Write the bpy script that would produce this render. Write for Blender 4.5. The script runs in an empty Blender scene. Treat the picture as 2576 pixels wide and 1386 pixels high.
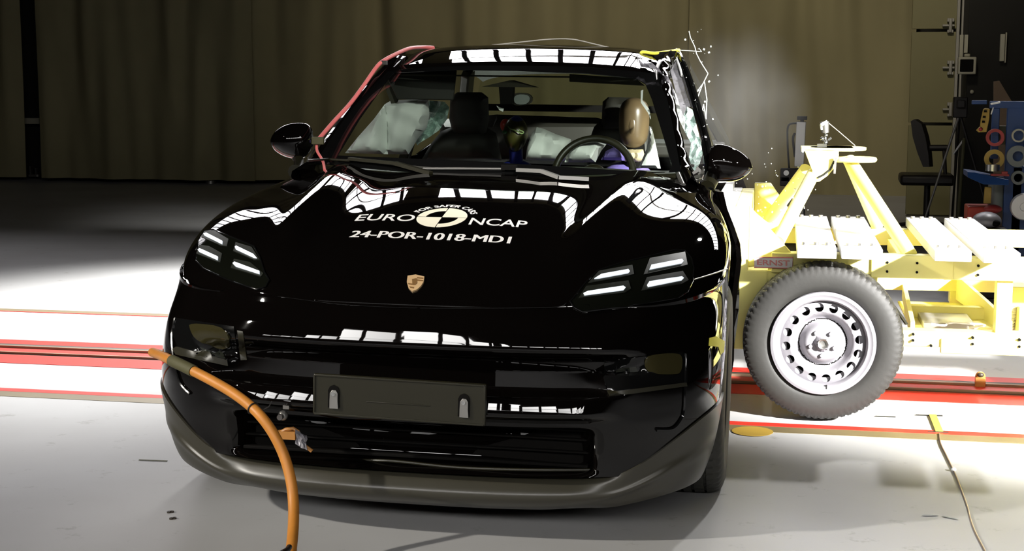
import bpy, bmesh, math, random
from mathutils import Vector, Matrix
from mathutils.bvhtree import BVHTree
from mathutils.geometry import delaunay_2d_cdt
random.seed(7)
C = bpy.context.scene.collection
PI = math.pi

# ------------------------------------------------------------------ camera
F = 3700.0; YAW = .216; PITCH = .1317; CAM = Vector((1.26, -4.25, 1.44))
FW = Vector((-math.sin(YAW)*math.cos(PITCH), math.cos(YAW)*math.cos(PITCH), -math.sin(PITCH)))
RT = Vector((math.cos(YAW), math.sin(YAW), 0)); UP = RT.cross(FW)
cd = bpy.data.cameras.new('camera'); cd.sensor_width = 36; cd.lens = 36*F/2576; cd.clip_end = 200
co = bpy.data.objects.new('camera', cd); C.objects.link(co)
co.matrix_world = Matrix.Translation(CAM) @ Matrix((RT, UP, -FW)).transposed().to_4x4()
bpy.context.scene.camera = co
# ------------------------------------------------------------------ world, lights, exposure
sc = bpy.context.scene
sc.view_settings.view_transform = 'Standard'; sc.view_settings.look = 'None'
sc.view_settings.exposure = 0.0; sc.view_settings.gamma = 1.0; sc.view_settings.use_curve_mapping = False
w = bpy.data.worlds.new('hall_air'); sc.world = w; w.use_nodes = True
w.node_tree.nodes['Background'].inputs[0].default_value = (.9, .85, .6, 1)
w.node_tree.nodes['Background'].inputs[1].default_value = .012

def aim(o, target):
    d = Vector(target)-o.location
    o.rotation_euler = d.to_track_quat('-Z', 'Y').to_euler()
def area(name, loc, target, sx, sy, radiance, spread=180, col=(1, 1, 1)):
    l = bpy.data.lights.new(name, 'AREA'); l.shape = 'RECTANGLE'; l.size = sx; l.size_y = sy
    l.energy = radiance*math.pi*sx*sy; l.spread = math.radians(spread); l.color = col
    o = bpy.data.objects.new(name, l); C.objects.link(o); o.location = loc; aim(o, target); return o
def spot(name, loc, target, watt, deg, blend=.5, radius=.15, col=(1, 1, 1)):
    l = bpy.data.lights.new(name, 'SPOT'); l.energy = watt; l.spot_size = math.radians(deg); l.spot_blend = blend
    l.shadow_soft_size = radius; l.color = col
    o = bpy.data.objects.new(name, l); C.objects.link(o); o.location = loc; aim(o, target); return o
# long bank of hall light panels over the far side of the track, two rows with a wider gap
BANKY, BANKZ, GAPX = 11.5, 5.36, -3.5
for r in range(2):
    for x0, x1 in ((-12.5, GAPX-.28), (GAPX+.28, 6.5)):
        x = (x0+x1)/2; yy = BANKY-.10*r; zz = BANKZ+.68*r
        area('bank_light', (x, yy, zz), (x, yy-8*.9, zz-8*.4), x1-x0, .60, 4.8, 86, (1, .97, 1))
BANKY2, GAPX2 = -13.0, 1.0
for r in range(2):
    for k in range(10):
        x = -12.6+2.4*(k+.5); yy = BANKY2+.10*r; zz = BANKZ-.08+.64*r
        area('bank_light', (x, yy, zz), (0, yy+8*.80, zz-8*.55), 2.36, .60, 4.0, 62, (1, .98, .96))
spot('track_flood', (-2.5, 10.5, 7.2), (-2.6, 4.25, 0), 17500, 31, .85, .7, (1, .99, .97))
spot('track_flood_right', (3.5, 9.5, 7.2), (3.2, 2.2, 0), 2300, 48, .9, .2, (1, .99, .96))
spot('trolley_flood', (8.2, -4.2, 4.0), (2.0, 2.55, .72), 34000, 19.5, .7, .2, (1, .99, .96))
spot('cabin_fill', (3.6, -6.5, 5.0), (-.15, 2.3, 1.15), 3200, 14, .7, .15, (1, .99, .96))  # added lamp without a known fixture, brightens the airbags through the windscreen
spot('curtain_wash', (.8, 3.5, 6.8), (.3, 14.9, 3.0), 1850, 62, 1.0, .4, (1, .9, .72))
spot('front_fill', (-9.0, -5.5, 6.0), (-.1, .35, .72), 5600, 15, 1.0, .15, (1, .95, .86))

# ------------------------------------------------------------------ helpers
def P(u, v, axis, val):
    d = FW + RT*((u-1288)/F) - UP*((v-693)/F); t = (val-CAM[axis])/d[axis]; return CAM+d*t
CARM = Matrix.Translation((-.02, 0, 0)) @ Matrix.Rotation(.036, 4, 'Z') @ Matrix.Rotation(.012, 4, 'Y')
CARI = CARM.inverted()
def cray(u, v):
    d = FW + RT*((u-1288)/F) - UP*((v-693)/F)
    return CARI @ CAM, (CARI.to_3x3() @ d)
def Q(u, v, y, axis=1):
    o, d = cray(u, v); return o+d*((y-o[axis])/d[axis])

def nodes(m):
    m.use_nodes = True; return m.node_tree.nodes, m.node_tree.links
def mat(name, col, rough=.5, metal=0., coat=0., spec=.5, emit=None, es=0, bump=None, vary=None, alpha=None, trans=0, sheen=0):
    m = bpy.data.materials.new(name); n, l = nodes(m); b = n['Principled BSDF']
    b.inputs['Base Color'].default_value = (*col, 1); b.inputs['Roughness'].default_value = rough
    b.inputs['Metallic'].default_value = metal; b.inputs['Coat Weight'].default_value = coat; b.inputs['Coat Roughness'].default_value = .02
    b.inputs['Specular IOR Level'].default_value = spec; b.inputs['Transmission Weight'].default_value = trans
    if sheen: b.inputs['Sheen Weight'].default_value = sheen
    if emit: b.inputs['Emission Color'].default_value = (*emit, 1); b.inputs['Emission Strength'].default_value = es
    tc = n.new('ShaderNodeTexCoord')
    sc_, am = vary if vary else (6., .06)
    ns = n.new('ShaderNodeTexNoise'); ns.inputs['Scale'].default_value = sc_; ns.inputs['Detail'].default_value = 5
    l.new(tc.outputs['Object'], ns.inputs['Vector'])
    mx = n.new('ShaderNodeMix'); mx.data_type = 'RGBA'; mx.blend_type = 'MIX'
    mx.inputs[6].default_value = (*[c*(1-am) for c in col], 1); mx.inputs[7].default_value = (*[min(1, c*(1+am)) for c in col], 1)
    l.new(ns.outputs['Fac'], mx.inputs[0]); l.new(mx.outputs[2], b.inputs['Base Color'])
    if bump:
        nb = n.new('ShaderNodeTexNoise'); nb.inputs['Scale'].default_value = bump[0]; nb.inputs['Detail'].default_value = 4
        l.new(tc.outputs['Object'], nb.inputs['Vector'])
        bp = n.new('ShaderNodeBump'); bp.inputs['Strength'].default_value = bump[1]; bp.inputs['Distance'].default_value = bump[2]
        l.new(nb.outputs['Fac'], bp.inputs['Height']); l.new(bp.outputs['Normal'], b.inputs['Normal'])
    return m
def glass_mat(name, tint, refl=1.0, rough=0.0):
    m = bpy.data.materials.new(name); n, l = nodes(m); n.remove(n['Principled BSDF']); out = n['Material Output']
    t = n.new('ShaderNodeBsdfTransparent'); t.inputs[0].default_value = (*tint, 1)
    g = n.new('ShaderNodeBsdfGlossy'); g.inputs['Roughness'].default_value = rough
    fr = n.new('ShaderNodeFresnel'); fr.inputs[0].default_value = 1.45
    mu = n.new('ShaderNodeMath'); mu.operation = 'MULTIPLY'; mu.inputs[1].default_value = refl
    ms = n.new('ShaderNodeMixShader'); l.new(fr.outputs[0], mu.inputs[0]); l.new(mu.outputs[0], ms.inputs[0])
    l.new(t.outputs[0], ms.inputs[1]); l.new(g.outputs[0], ms.inputs[2]); l.new(ms.outputs[0], out.inputs[0]); return m
M = {}
M['paint'] = mat('black_car_paint', (.0020, .0015, .0013), .015, spec=.5)
M['trim'] = mat('satin_black_plastic', (.016, .0145, .007), .40, spec=.4)
M['lip'] = mat('satin_lip_plastic', (.035, .032, .022), .33, spec=.6)
M['void'] = mat('matte_black', (.004, .0035, .003), .8, spec=.1)
M['gloss'] = mat('gloss_black_trim', (.004, .004, .004), .08, spec=.5)
M['rubber'] = mat('tyre_rubber', (.035, .034, .028), .6, bump=(60, .3, .002))
M['rubber2'] = mat('dusty_grey_rubber', (.019, .018, .016), .62, vary=(9, .22), bump=(40, .3, .002))
M['seat'] = mat('dark_seat_cloth', (.014, .013, .009), .6)
M['dash'] = mat('dark_dashboard', (.055, .062, .04), .45, bump=(200, .2, .001))
M['liner'] = mat('headliner_cloth', (.035, .032, .02), .8)
M['airbag'] = mat('white_airbag_nylon', (.82, .85, .82), .7, bump=(30, .35, .004))
M['glass'] = glass_mat('windscreen_glass', (.80, .86, .80), .55)
def haze_mat(name, col, f):
    m = bpy.data.materials.new(name); n, l = nodes(m); n.remove(n['Principled BSDF']); out = n['Material Output']
    t = n.new('ShaderNodeBsdfTransparent'); d = n.new('ShaderNodeBsdfDiffuse'); d.inputs[0].default_value = (*col, 1)
    tc = n.new('ShaderNodeTexCoord'); ns = n.new('ShaderNodeTexNoise'); ns.inputs['Scale'].default_value = 14; ns.inputs['Detail'].default_value = 6
    mr = n.new('ShaderNodeMapRange'); mr.inputs[1].default_value = .35; mr.inputs[2].default_value = .7; mr.inputs[3].default_value = f*.5; mr.inputs[4].default_value = min(1, f*1.5)
    ms = n.new('ShaderNodeMixShader'); l.new(tc.outputs['Object'], ns.inputs[0]); l.new(ns.outputs[0], mr.inputs[0]); l.new(mr.outputs[0], ms.inputs[0])
    l.new(t.outputs[0], ms.inputs[1]); l.new(d.outputs[0], ms.inputs[2]); l.new(ms.outputs[0], out.inputs[0]); return m
M['sideglass'] = haze_mat('cracked_glass_lit_haze', (.42, .41, .44), .5)  # pale haze in the colour stands for lit smoke and glass
M['shatter'] = mat('shattered_glass_crumbs', (.50, .66, .60), .35, bump=(140, 1.0, .006), vary=(90, .5))
M['crumb'] = mat('clear_glass_crumb', (.75, .8, .76), .1, spec=1.0)
M['led'] = mat('daytime_running_light', (.85, .9, .95), .25, emit=(.85, .93, 1), es=.75)
M['lens'] = mat('dark_headlamp_glass', (.004, .0045, .003), .05, spec=.5)
M['foglens'] = mat('olive_lamp_lens', (.030, .026, .010), .12)
M['lampin'] = mat('headlamp_housing', (.016, .018, .013), .4)
M['chrome'] = mat('brushed_metal', (.6, .6, .58), .25, metal=1)
M['steel'] = mat('dull_steel', (.35, .34, .32), .4, metal=.9)
M['gold'] = mat('gold_badge', (.78, .52, .27), .35, metal=.25)
M['golddark'] = mat('bronze_badge_field', (.26, .14, .05), .4, metal=.2)
M['decal'] = mat('white_decal', (.92, .9, .86), .5, emit=None)
M['decaly'] = mat('cream_decal', (.95, .88, .66), .5)
M['orange'] = mat('orange_hose_rubber', (.52, .20, .028), .5, vary=(14, .22), bump=(60, .3, .002))
M['olive'] = mat('olive_cloth_tape', (.07, .065, .025), .7, bump=(90, .5, .002))
M['red'] = mat('red_cable_jacket', (.85, .20, .19), .4)
M['wire'] = mat('pale_thin_wire', (.45, .42, .36), .45)
M['blackcable'] = mat('black_cable', (.01, .01, .01), .5)
M['yellow'] = mat('yellow_machine_paint', (.84, .78, .27), .4, vary=(3, .05))
M['alu'] = mat('aluminium_ballast', (.80, .80, .80), .35, metal=.25)
M['white'] = mat('white_paint', (.82, .82, .80), .45)
M['rim'] = mat('silver_wheel_paint', (.24, .23, .25), .42, metal=.15)
M['signred'] = mat('overexposed_red_ink', (.80, .30, .28), .5)  # overexposure put into the colour: red paled towards pink
M['tan'] = mat('tan_dummy_vinyl', (.12, .082, .042), .32, vary=(5, .12))
M['olivehead'] = mat('olive_dummy_vinyl', (.045, .045, .010), .3)
M['blue'] = mat('blue_paint_mark', (.015, .025, .22), .4)
M['green'] = mat('green_paint_mark', (.03, .13, .045), .35)
M['lime'] = mat('pale_green_marking', (.25, .36, .14), .4)
M['redmark'] = mat('red_paint_mark', (.45, .04, .02), .4)
M['purple'] = mat('purple_cloth', (.16, .12, .38), .8, bump=(50, .4, .004))
M['beige'] = mat('beige_cloth', (.50, .42, .25), .8, bump=(50, .4, .004))
M['curtain'] = mat('grey_olive_curtain', (.27, .24, .13), .9, vary=(.7, .25))
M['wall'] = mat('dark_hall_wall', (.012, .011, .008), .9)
M['door'] = mat('olive_door_panel', (.15, .137, .058), .6)
M['doortrim'] = mat('grey_door_trim', (.26, .25, .22), .5)
M['board'] = mat('brown_board', (.16, .10, .05), .6)
M['dk'] = mat('dark_equipment', (.006, .0035, .003), .5)
M['toolblue'] = mat('blue_enamel', (.018, .06, .20), .4)
M['toolyel'] = mat('yellow_plastic', (.42, .27, .04), .45)
M['toolred'] = mat('red_plastic', (.35, .035, .03), .45)
M['greytape'] = mat('grey_tape', (.18, .20, .19), .5)
M['cream'] = mat('cream_plastic', (.42, .40, .30), .5)
M['amber'] = mat('amber_plastic', (.45, .20, .05), .3)
M['trackred'] = mat('red_floor_paint', (.60, .035, .022), .35, vary=(2.2, .25))
M['trackolive'] = mat('olive_floor_strip', (.17, .13, .06), .45, vary=(3, .3))
M['groove'] = mat('dark_track_groove', (.03, .022, .012), .5)
M['railmetal'] = mat('brown_rail_metal', (.28, .20, .13), .4, metal=.5)
M['blacktape'] = mat('black_tape', (.02, .02, .015), .5)
M['yeltape'] = mat('bright_yellow_tape', (.85, .78, .08), .45)
# floor: grey epoxy with scuffs
fm = bpy.data.materials.new('grey_epoxy_floor'); n, l = nodes(fm); b = n['Principled BSDF']
tc = n.new('ShaderNodeTexCoord'); n1 = n.new('ShaderNodeTexNoise'); n1.inputs['Scale'].default_value = 1.1; n1.inputs['Detail'].default_value = 3
n2 = n.new('ShaderNodeTexNoise'); n2.inputs['Scale'].default_value = 7; n2.inputs['Detail'].default_value = 8; n2.inputs['Roughness'].default_value = .7
l.new(tc.outputs['Object'], n1.inputs[0]); l.new(tc.outputs['Object'], n2.inputs[0])
r1 = n.new('ShaderNodeValToRGB'); r1.color_ramp.elements[0].position = .3; r1.color_ramp.elements[0].color = (.40, .395, .39, 1); r1.color_ramp.elements[1].position = .7; r1.color_ramp.elements[1].color = (.47, .47, .47, 1)
r2 = n.new('ShaderNodeValToRGB'); r2.color_ramp.elements[0].position = .27; r2.color_ramp.elements[0].color = (.55, .52, .48, 1); r2.color_ramp.elements[1].position = .40; r2.color_ramp.elements[1].color = (1, 1, 1, 1)
mx = n.new('ShaderNodeMix'); mx.data_type = 'RGBA'; mx.blend_type = 'MULTIPLY'; mx.inputs[0].default_value = .8
l.new(n1.outputs[0], r1.inputs[0]); l.new(n2.outputs[0], r2.inputs[0]); l.new(r1.outputs[0], mx.inputs[6]); l.new(r2.outputs[0], mx.inputs[7]); l.new(mx.outputs[2], b.inputs['Base Color'])
b.inputs['Roughness'].default_value = .5; b.inputs['Specular IOR Level'].default_value = .22
M['floor'] = fm

class MB:
    def __init__(s): s.v = []; s.f = []
    def add(s, vs, fs):
        o = len(s.v); s.v += [Vector(a) for a in vs]; s.f += [tuple(i+o for i in f) for f in fs]; return s
    def box(s, c, size, M3=None, bev=0):
        c = Vector(c); h = Vector(size)/2; vs = []
        for z in (-1, 1):
            for y in (-1, 1):
                for x in (-1, 1):
                    p = Vector((x*h.x, y*h.y, z*h.z)); vs.append((M3@p if M3 else p)+c)
        return s.add(vs, [(0, 2, 3, 1), (4, 5, 7, 6), (0, 1, 5, 4), (2, 6, 7, 3), (0, 4, 6, 2), (1, 3, 7, 5)])
    def bb(s, lo, hi):
        lo = Vector(lo); hi = Vector(hi); return s.box((lo+hi)/2, hi-lo)
    def bar(s, a, b, w, h, upv=(0, 0, 1)):
        a = Vector(a); b = Vector(b); d = (b-a); L = d.length; d.normalize()
        u = Vector(upv); x = d.cross(u)
        if x.length < 1e-4: x = d.cross(Vector((1, 0, 0)))
        x.normalize(); u = x.cross(d)
        return s.box((a+b)/2, (w, L, h), Matrix((x, d, u)).transposed())
    def tube(s, pts, r, seg=10, caps=True, closed=False):
        pts = [Vector(p) for p in pts]; n = len(pts); rr = r if isinstance(r, (list, tuple)) else [r]*n
        vs = []; fs = []; t0 = None; ref = None
        for i, p in enumerate(pts):
            a = pts[(i-1) % n] if (closed or i > 0) else pts[i]; b_ = pts[(i+1) % n] if (closed or i < n-1) else pts[i]
            t = (b_-a).normalized()
            if ref is None:
                ref = t.orthogonal().normalized()
            else:
                ref = (ref - t*ref.dot(t)); ref.normalize()
            bi = t.cross(ref)
            for k in range(seg):
                an = 2*PI*k/seg; vs.append(p+(ref*math.cos(an)+bi*math.sin(an))*rr[i])
        m = n if closed else n-1
        for i in range(m):
            for k in range(seg):
                a = i*seg+k; b_ = i*seg+(k+1) % seg; c = ((i+1) % n)*seg+(k+1) % seg; d = ((i+1) % n)*seg+k; fs.append((a, b_, c, d))
        if caps and not closed: fs.append(tuple(range(seg))[::-1]); fs.append(tuple((n-1)*seg+k for k in range(seg)))
        return s.add(vs, fs)
    def cyl(s, a, b, r, seg=24): return s.tube([a, b], r, seg)
    def lathe(s, prof, c, axis, seg=64, closed=False):
        # prof: (radius, along) ; axis vector
        ax = Vector(axis).normalized(); u = ax.orthogonal().normalized(); w_ = ax.cross(u); c = Vector(c)
        vs = []; fs = []
        for k in range(seg):
            an = 2*PI*k/seg; dr = u*math.cos(an)+w_*math.sin(an)
            for (r, h) in prof: vs.append(c+dr*r+ax*h)
        m = len(prof)
        for k in range(seg):
            k2 = (k+1) % seg
            for i in range(m-1 if not closed else m):
                j = (i+1) % m; fs.append((k*m+i, k*m+j, k2*m+j, k2*m+i))
        return s.add(vs, fs)
    def ball(s, c, r, seg=24, rings=14, fn=None, M3=None):
        r = Vector(r) if not isinstance(r, (int, float)) else Vector((r, r, r)); vs = []; fs = []; c = Vector(c)
        for i in range(rings+1):
            th = PI*i/rings
            for k in range(seg):
                ph = 2*PI*k/seg; d = Vector((math.sin(th)*math.cos(ph), math.sin(th)*math.sin(ph), math.cos(th)))
                q = Vector((d.x*r.x, d.y*r.y, d.z*r.z))
                if fn: q = fn(d, q)
                vs.append(c+(M3@q if M3 else q))
        for i in range(rings):
            for k in range(seg): fs.append((i*seg+k, i*seg+(k+1) % seg, (i+1)*seg+(k+1) % seg, (i+1)*seg+k))
        return s.add(vs, fs)
    def prism(s, poly, d):  # polygon (3D pts) extruded by vector d
        poly = [Vector(p) for p in poly]; d = Vector(d); n = len(poly)
        return s.add(poly+[p+d for p in poly], [tuple(range(n))[::-1], tuple(range(n, 2*n))]+[(i, (i+1) % n, n+(i+1) % n, n+i) for i in range(n)])
    def build(s, name, m, parent=None, smooth=True, bevel=0, label=None, origin=None):
        me = bpy.data.meshes.new(name); vs = s.v
        if origin is not None: vs = [p-Vector(origin) for p in vs]
        me.from_pydata([tuple(p) for p in vs], [], s.f); me.materials.append(m)
        bm = bmesh.new(); bm.from_mesh(me); bmesh.ops.remove_doubles(bm, verts=bm.verts, dist=1e-5)
        bmesh.ops.recalc_face_normals(bm, faces=bm.faces); bm.to_mesh(me); bm.free()
        if smooth:
            for p in me.polygons: p.use_smooth = True
            try: me.set_sharp_from_angle(angle=math.radians(38))
            except Exception: pass
        o = bpy.data.objects.new(name, me); C.objects.link(o)
        if origin is not None: o.location = origin
        if parent: o.parent = parent
        if bevel:
            bv = o.modifiers.new('bevel', 'BEVEL'); bv.width = bevel; bv.segments = 2; bv.limit_method = 'ANGLE'
        if label: o['label'] = label
        return o
def tag(o, label, cat, group=None, kind=None):
    o['label'] = label; o['category'] = cat
    if group: o['group'] = group
    if kind: o['kind'] = kind
    return o
def struct(o): o['kind'] = 'structure'; return o
def thing(name, loc, label, cat, group=None, rz=0):
    o = bpy.data.objects.new(name, None); C.objects.link(o); o.location = loc; o.rotation_euler = (0, 0, rz)
    return tag(o, label, cat, group)
def rebase(mb, root):   # world coords -> root local (root has translation only)
    mb.v = [p-root.location for p in mb.v]; return mb
def spline(pts, n=8):
    pts = [Vector(p) for p in pts]; out = []
    for i in range(len(pts)-1):
        p0 = pts[max(i-1, 0)]; p1 = pts[i]; p2 = pts[i+1]; p3 = pts[min(i+2, len(pts)-1)]
        for k in range(n):
            t = k/n; out.append(.5*((2*p1)+(p2-p0)*t+(2*p0-5*p1+4*p2-p3)*t*t+(3*p1-p0-3*p2+p3)*t**3))
    out.append(pts[-1]); return out
def interp(tab, x):
    if x <= tab[0][0]: return tab[0][1]
    if x >= tab[-1][0]: return tab[-1][1]
    for i in range(len(tab)-1):
        if tab[i][0] <= x <= tab[i+1][0]:
            x0, y0 = tab[i]; x1, y1 = tab[i+1]
            # monotone cubic-ish (catmull tangents)
            def sl(j):
                if j <= 0: return (tab[1][1]-tab[0][1])/(tab[1][0]-tab[0][0])
                if j >= len(tab)-1: return (tab[-1][1]-tab[-2][1])/(tab[-1][0]-tab[-2][0])
                return (tab[j+1][1]-tab[j-1][1])/(tab[j+1][0]-tab[j-1][0])
            h = x1-x0; t = (x-x0)/h; m0 = sl(i)*h; m1 = sl(i+1)*h
            return (2*t**3-3*t*t+1)*y0+(t**3-2*t*t+t)*m0+(-2*t**3+3*t*t)*y1+(t**3-t*t)*m1
def sstep(a, b_, x):
    t = max(0, min(1, (x-a)/(b_-a))); return t*t*(3-2*t)
def inpoly(x, y, poly):
    c = False; j = len(poly)-1
    for i in range(len(poly)):
        xi, yi = poly[i]; xj, yj = poly[j]
        if (yi > y) != (yj > y) and x < (xj-xi)*(y-yi)/(yj-yi)+xi: c = not c
        j = i
    return c
def edged(x, y, poly):
    best = 1e9; n_ = len(poly)
    for i in range(n_):
        ax, ay = poly[i]; bx, by = poly[(i+1) % n_]; dx, dy = bx-ax, by-ay; L = dx*dx+dy*dy
        t = max(0, min(1, ((x-ax)*dx+(y-ay)*dy)/L if L else 0)); best = min(best, math.hypot(x-ax-t*dx, y-ay-t*dy))
    return best
def densify(poly, step):
    out = []
    for i in range(len(poly)):
        a = poly[i]; b_ = poly[(i+1) % len(poly)]; k = max(1, int(math.hypot(b_[0]-a[0], b_[1]-a[1])/step))
        for j in range(k): out.append((a[0]+(b_[0]-a[0])*j/k, a[1]+(b_[1]-a[1])*j/k))
    return out
def roundpoly(poly, n=6):
    # chaikin smoothing
    for _ in range(2):
        q = []
        for i in range(len(poly)):
            a = poly[i]; b_ = poly[(i+1) % len(poly)]
            q += [(a[0]*.75+b_[0]*.25, a[1]*.75+b_[1]*.25), (a[0]*.25+b_[0]*.75, a[1]*.25+b_[1]*.75)]
        poly = q
    return poly
def tri2d(poly, step, holes=()):
    bd = densify(poly, step); pts = list(bd); edges = [(i, (i+1) % len(bd)) for i in range(len(bd))]
    for h in holes:
        hb = densify(h, step); o = len(pts); pts += hb; edges += [(o+i, o+(i+1) % len(hb)) for i in range(len(hb))]
    xs = [p[0] for p in poly]; ys = [p[1] for p in poly]
    y = min(ys)+step*.5; r = 0
    while y < max(ys):
        x = min(xs)+step*(.5 if r % 2 else .9)
        while x < max(xs):
            if inpoly(x, y, poly) and edged(x, y, poly) > step*.45 and not any(inpoly(x, y, h) or edged(x, y, h) < step*.45 for h in holes): pts.append((x, y))
            x += step
        y += step; r += 1
    res = delaunay_2d_cdt([Vector(p) for p in pts], edges, [], 0, 1e-6)
    V2 = [tuple(p) for p in res[0]]; fs = []
    for f in res[2]:
        cx = sum(V2[i][0] for i in f)/len(f); cy = sum(V2[i][1] for i in f)/len(f)
        if inpoly(cx, cy, poly) and not any(inpoly(cx, cy, h) for h in holes): fs.append(tuple(f))
    return V2, fs
def shell(V3, fs, off):   # closed solid from an open triangulated sheet; off = list of offset vectors
    n_ = len(V3); cnt = {}
    for f in fs:
        for i in range(len(f)):
            e = (f[i], f[(i+1) % len(f)]); cnt[e] = 1
    side = [(a, b_) for (a, b_) in cnt if (b_, a) not in cnt]
    vs = list(V3)+[V3[i]+off[i] for i in range(n_)]
    return vs, list(fs)+[tuple(n_+i for i in f[::-1]) for f in fs]+[(b_, a, n_+a, n_+b_) for a, b_ in side]
def pillow(polypix, y, depth, step=12, rim=30, back=.5, fn=None, holes=()):
    """soft rounded body whose outline lies on the plane y (car frame) and that bulges toward and away from the front"""
    V2, fs = tri2d(polypix, step, holes); fr = []; off = []
    for (a, b_) in V2:
        d = min(1, edged(a, b_, polypix)/rim); h = math.sqrt(max(0, 1-(1-d)**2))*depth
        yy = y(a, b_) if callable(y) else y
        if fn: h += fn(a, b_)*min(1, d*2)
        fr.append(Q(a, b_, yy)+Vector((0, -h, 0))); off.append(Vector((0, h*(1+back)+.002, 0)))
    m = MB(); m.add(*shell(fr, fs, off)); return m

# ================================================================== THE SETTING
m = MB(); m.bb((-16, -15, -.1), (14, 16.2, 0)); struct(m.build('floor', M['floor'], smooth=False))
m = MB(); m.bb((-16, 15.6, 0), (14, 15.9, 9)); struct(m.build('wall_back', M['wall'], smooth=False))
m = MB(); m.bb((-16.3, -15, 0), (-16, 15.9, 9)); struct(m.build('wall_left', M['wall'], smooth=False))
m = MB(); m.bb((14, -15, 0), (14.3, 15.9, 9)); struct(m.build('wall_right', M['wall'], smooth=False))
m = MB(); m.bb((-16.3, -15.3, 0), (14.3, -15, 9)); struct(m.build('wall_front', M['wall'], smooth=False))
m = MB(); m.bb((-16.3, -15.3, 9), (14.3, 15.9, 9.2)); struct(m.build('ceiling', M['wall'], smooth=False))
def strip(y0, y1, name, mt, z=.002, x0=-15.5, x1=13.5, k=.014):
    m = MB(); m.prism([(x0, y0+k*x0, 0), (x1, y0+k*x1, 0), (x1, y1+k*x1, 0), (x0, y1+k*x1*0+k*x0, 0)], (0, 0, z)); o = m.build(name, mt, smooth=False); struct(o)
strip(3.01, 3.13, 'trim_1', M['trackred']); strip(2.94, 3.01, 'trim_2', M['groove'], .0015)
strip(2.90, 2.925, 'trim_3', M['railmetal'], .012)
strip(2.76, 2.94, 'trim_4', M['trackred'], .001); strip(2.715, 2.76, 'trim_5', M['groove'], .0015); strip(2.735, 2.75, 'trim_6', M['railmetal'], .012)
strip(2.50, 2.715, 'trim_7', M['trackred'])
strip(1.865, 1.93, 'trim_8', M['trackred']); strip(1.765, 1.865, 'trim_9', M['trackolive'], .0015)
strip(4.07, 4.16, 'trim_10', M['trackolive'], .0015); strip(4.05, 4.07, 'trim_11', M['trackred'])

# curtains
def curtain(x0, x1, y0, label, seed, z0=.06, sway=.0):
    rnd = random.Random(seed); ph = [(rnd.uniform(4.5, 19), rnd.uniform(0, 6.3), rnd.uniform(.3, 1)) for _ in range(9)]
    nx = int((x1-x0)/.025); nz = 14; vs = []; fs = []
    for i in range(nx+1):
        x = x0+(x1-x0)*i/nx
        for k in range(nz+1):
            z = z0+(8.6-z0)*k/nz; q = sum(a*math.sin(f*(x+.12*math.sin(z*.55+p))+p)/f**.7 for f, p, a in ph)*.13
            vs.append(Vector((x+sway*math.sin(z*.8)*.1, y0+q*(1.2-.05*z), z)))
    for i in range(nx):
        for k in range(nz): a = i*(nz+1)+k; fs.append((a, a+nz+1, a+nz+2, a+1))
    v2, f2 = shell(vs, fs, [Vector((0, .012, 0))]*len(vs)); m = MB(); m.add(v2, f2); o = m.build('stage_curtain', M['curtain'])
    tag(o, label, 'curtain', 'floor length curtains along the back of the hall')
wx = lambda u: P(u, 450, 1, 14.9).x
curtain(wx(-420), wx(58), 14.95, 'dark pleated curtain at the far left edge, left of the black gap', 1)
curtain(wx(108), wx(640), 14.9, 'dark pleated curtain just right of the black gap on the left', 2)
curtain(wx(600), wx(1760), 15.14, 'broad olive grey curtain hanging behind the car', 3)
curtain(wx(1728), wx(2292), 14.88, 'grey curtain hanging behind the yellow trolley on the right', 4, .0)
# pale ledge and plug seen in the gap between the curtains
p = P(85, 304, 1, 15.4); m = MB(); m.box(p, (.28, .2, .085)); tag(m.build('wall_ledge', M['cream'], smooth=False, bevel=.005), 'small pale ledge seen in the dark gap between the left curtains', 'ledge')
p = P(78, 428, 1, 15.3); m = MB(); m.box(p, (.02, .05, .12)); m.box(p+Vector((.09, 0, -.03)), (.02, .05, .13)); m.box(p+Vector((.04, .02, -.08)), (.16, .05, .03)); tag(m.build('wall_bracket', M['steel'], smooth=False), 'small metal bracket low in the black gap between the left curtains', 'bracket')
p = P(530, 462, 2, .0); m = MB(); m.cyl(p, p+Vector((0, 0, .12)), .07, 20); m.cyl(p+Vector((0, 0, .12)), p+Vector((0, 0, .14)), .05, 20); tag(m.build('metal_stud', M['steel']), 'small metal stud on the floor at the curtain hem, left of the car', 'stud')

# added unseen bars before each light bank, cutting its reflection into panels
def gantry(lab, yb, gx, sgn, pitch, bw):
    gt = thing('added_bar_gantry', (-3, yb, 0), lab, 'added bar gantry')
    def gbox(name, lo, hi):
        m = MB(); m.bb([min(a, b_) for a, b_ in zip(lo, hi)], [max(a, b_) for a, b_ in zip(lo, hi)]); rebase(m, gt).build(name, M['void'], gt, smooth=False)
    x = -12.6
    while x < 12.7:
        if abs(x-gx) > .3: gbox('bar', (x-bw, yb-.32*sgn, BANKZ-.35), (x+bw, yb-.28*sgn, BANKZ+1.1))
        x += pitch
    if pitch > 1: gbox('cover', (gx-.25, yb-.32*sgn, BANKZ-.35), (gx+.25, yb-.28*sgn, BANKZ+1.1))
    gbox('beam', (-12.7, yb+.30*sgn, BANKZ+1.15), (12.8, yb+.42*sgn, BANKZ+1.25)); gbox('beam', (-12.7, yb-.30*sgn, BANKZ-.44), (12.8, yb+.30*sgn, BANKZ-.37))
    for x in (-12.65, 12.65): gbox('post', (x, yb+.3*sgn, 0), (x+.12, yb+.42*sgn, BANKZ+1.2))
gantry('added unseen bar gantry dividing the far light bank into panels', BANKY, GAPX, 1, .44, .035)
gantry('added unseen bar gantry dividing the near light bank into panels', BANKY2, GAPX2, -1, 1.2, .09)

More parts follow.
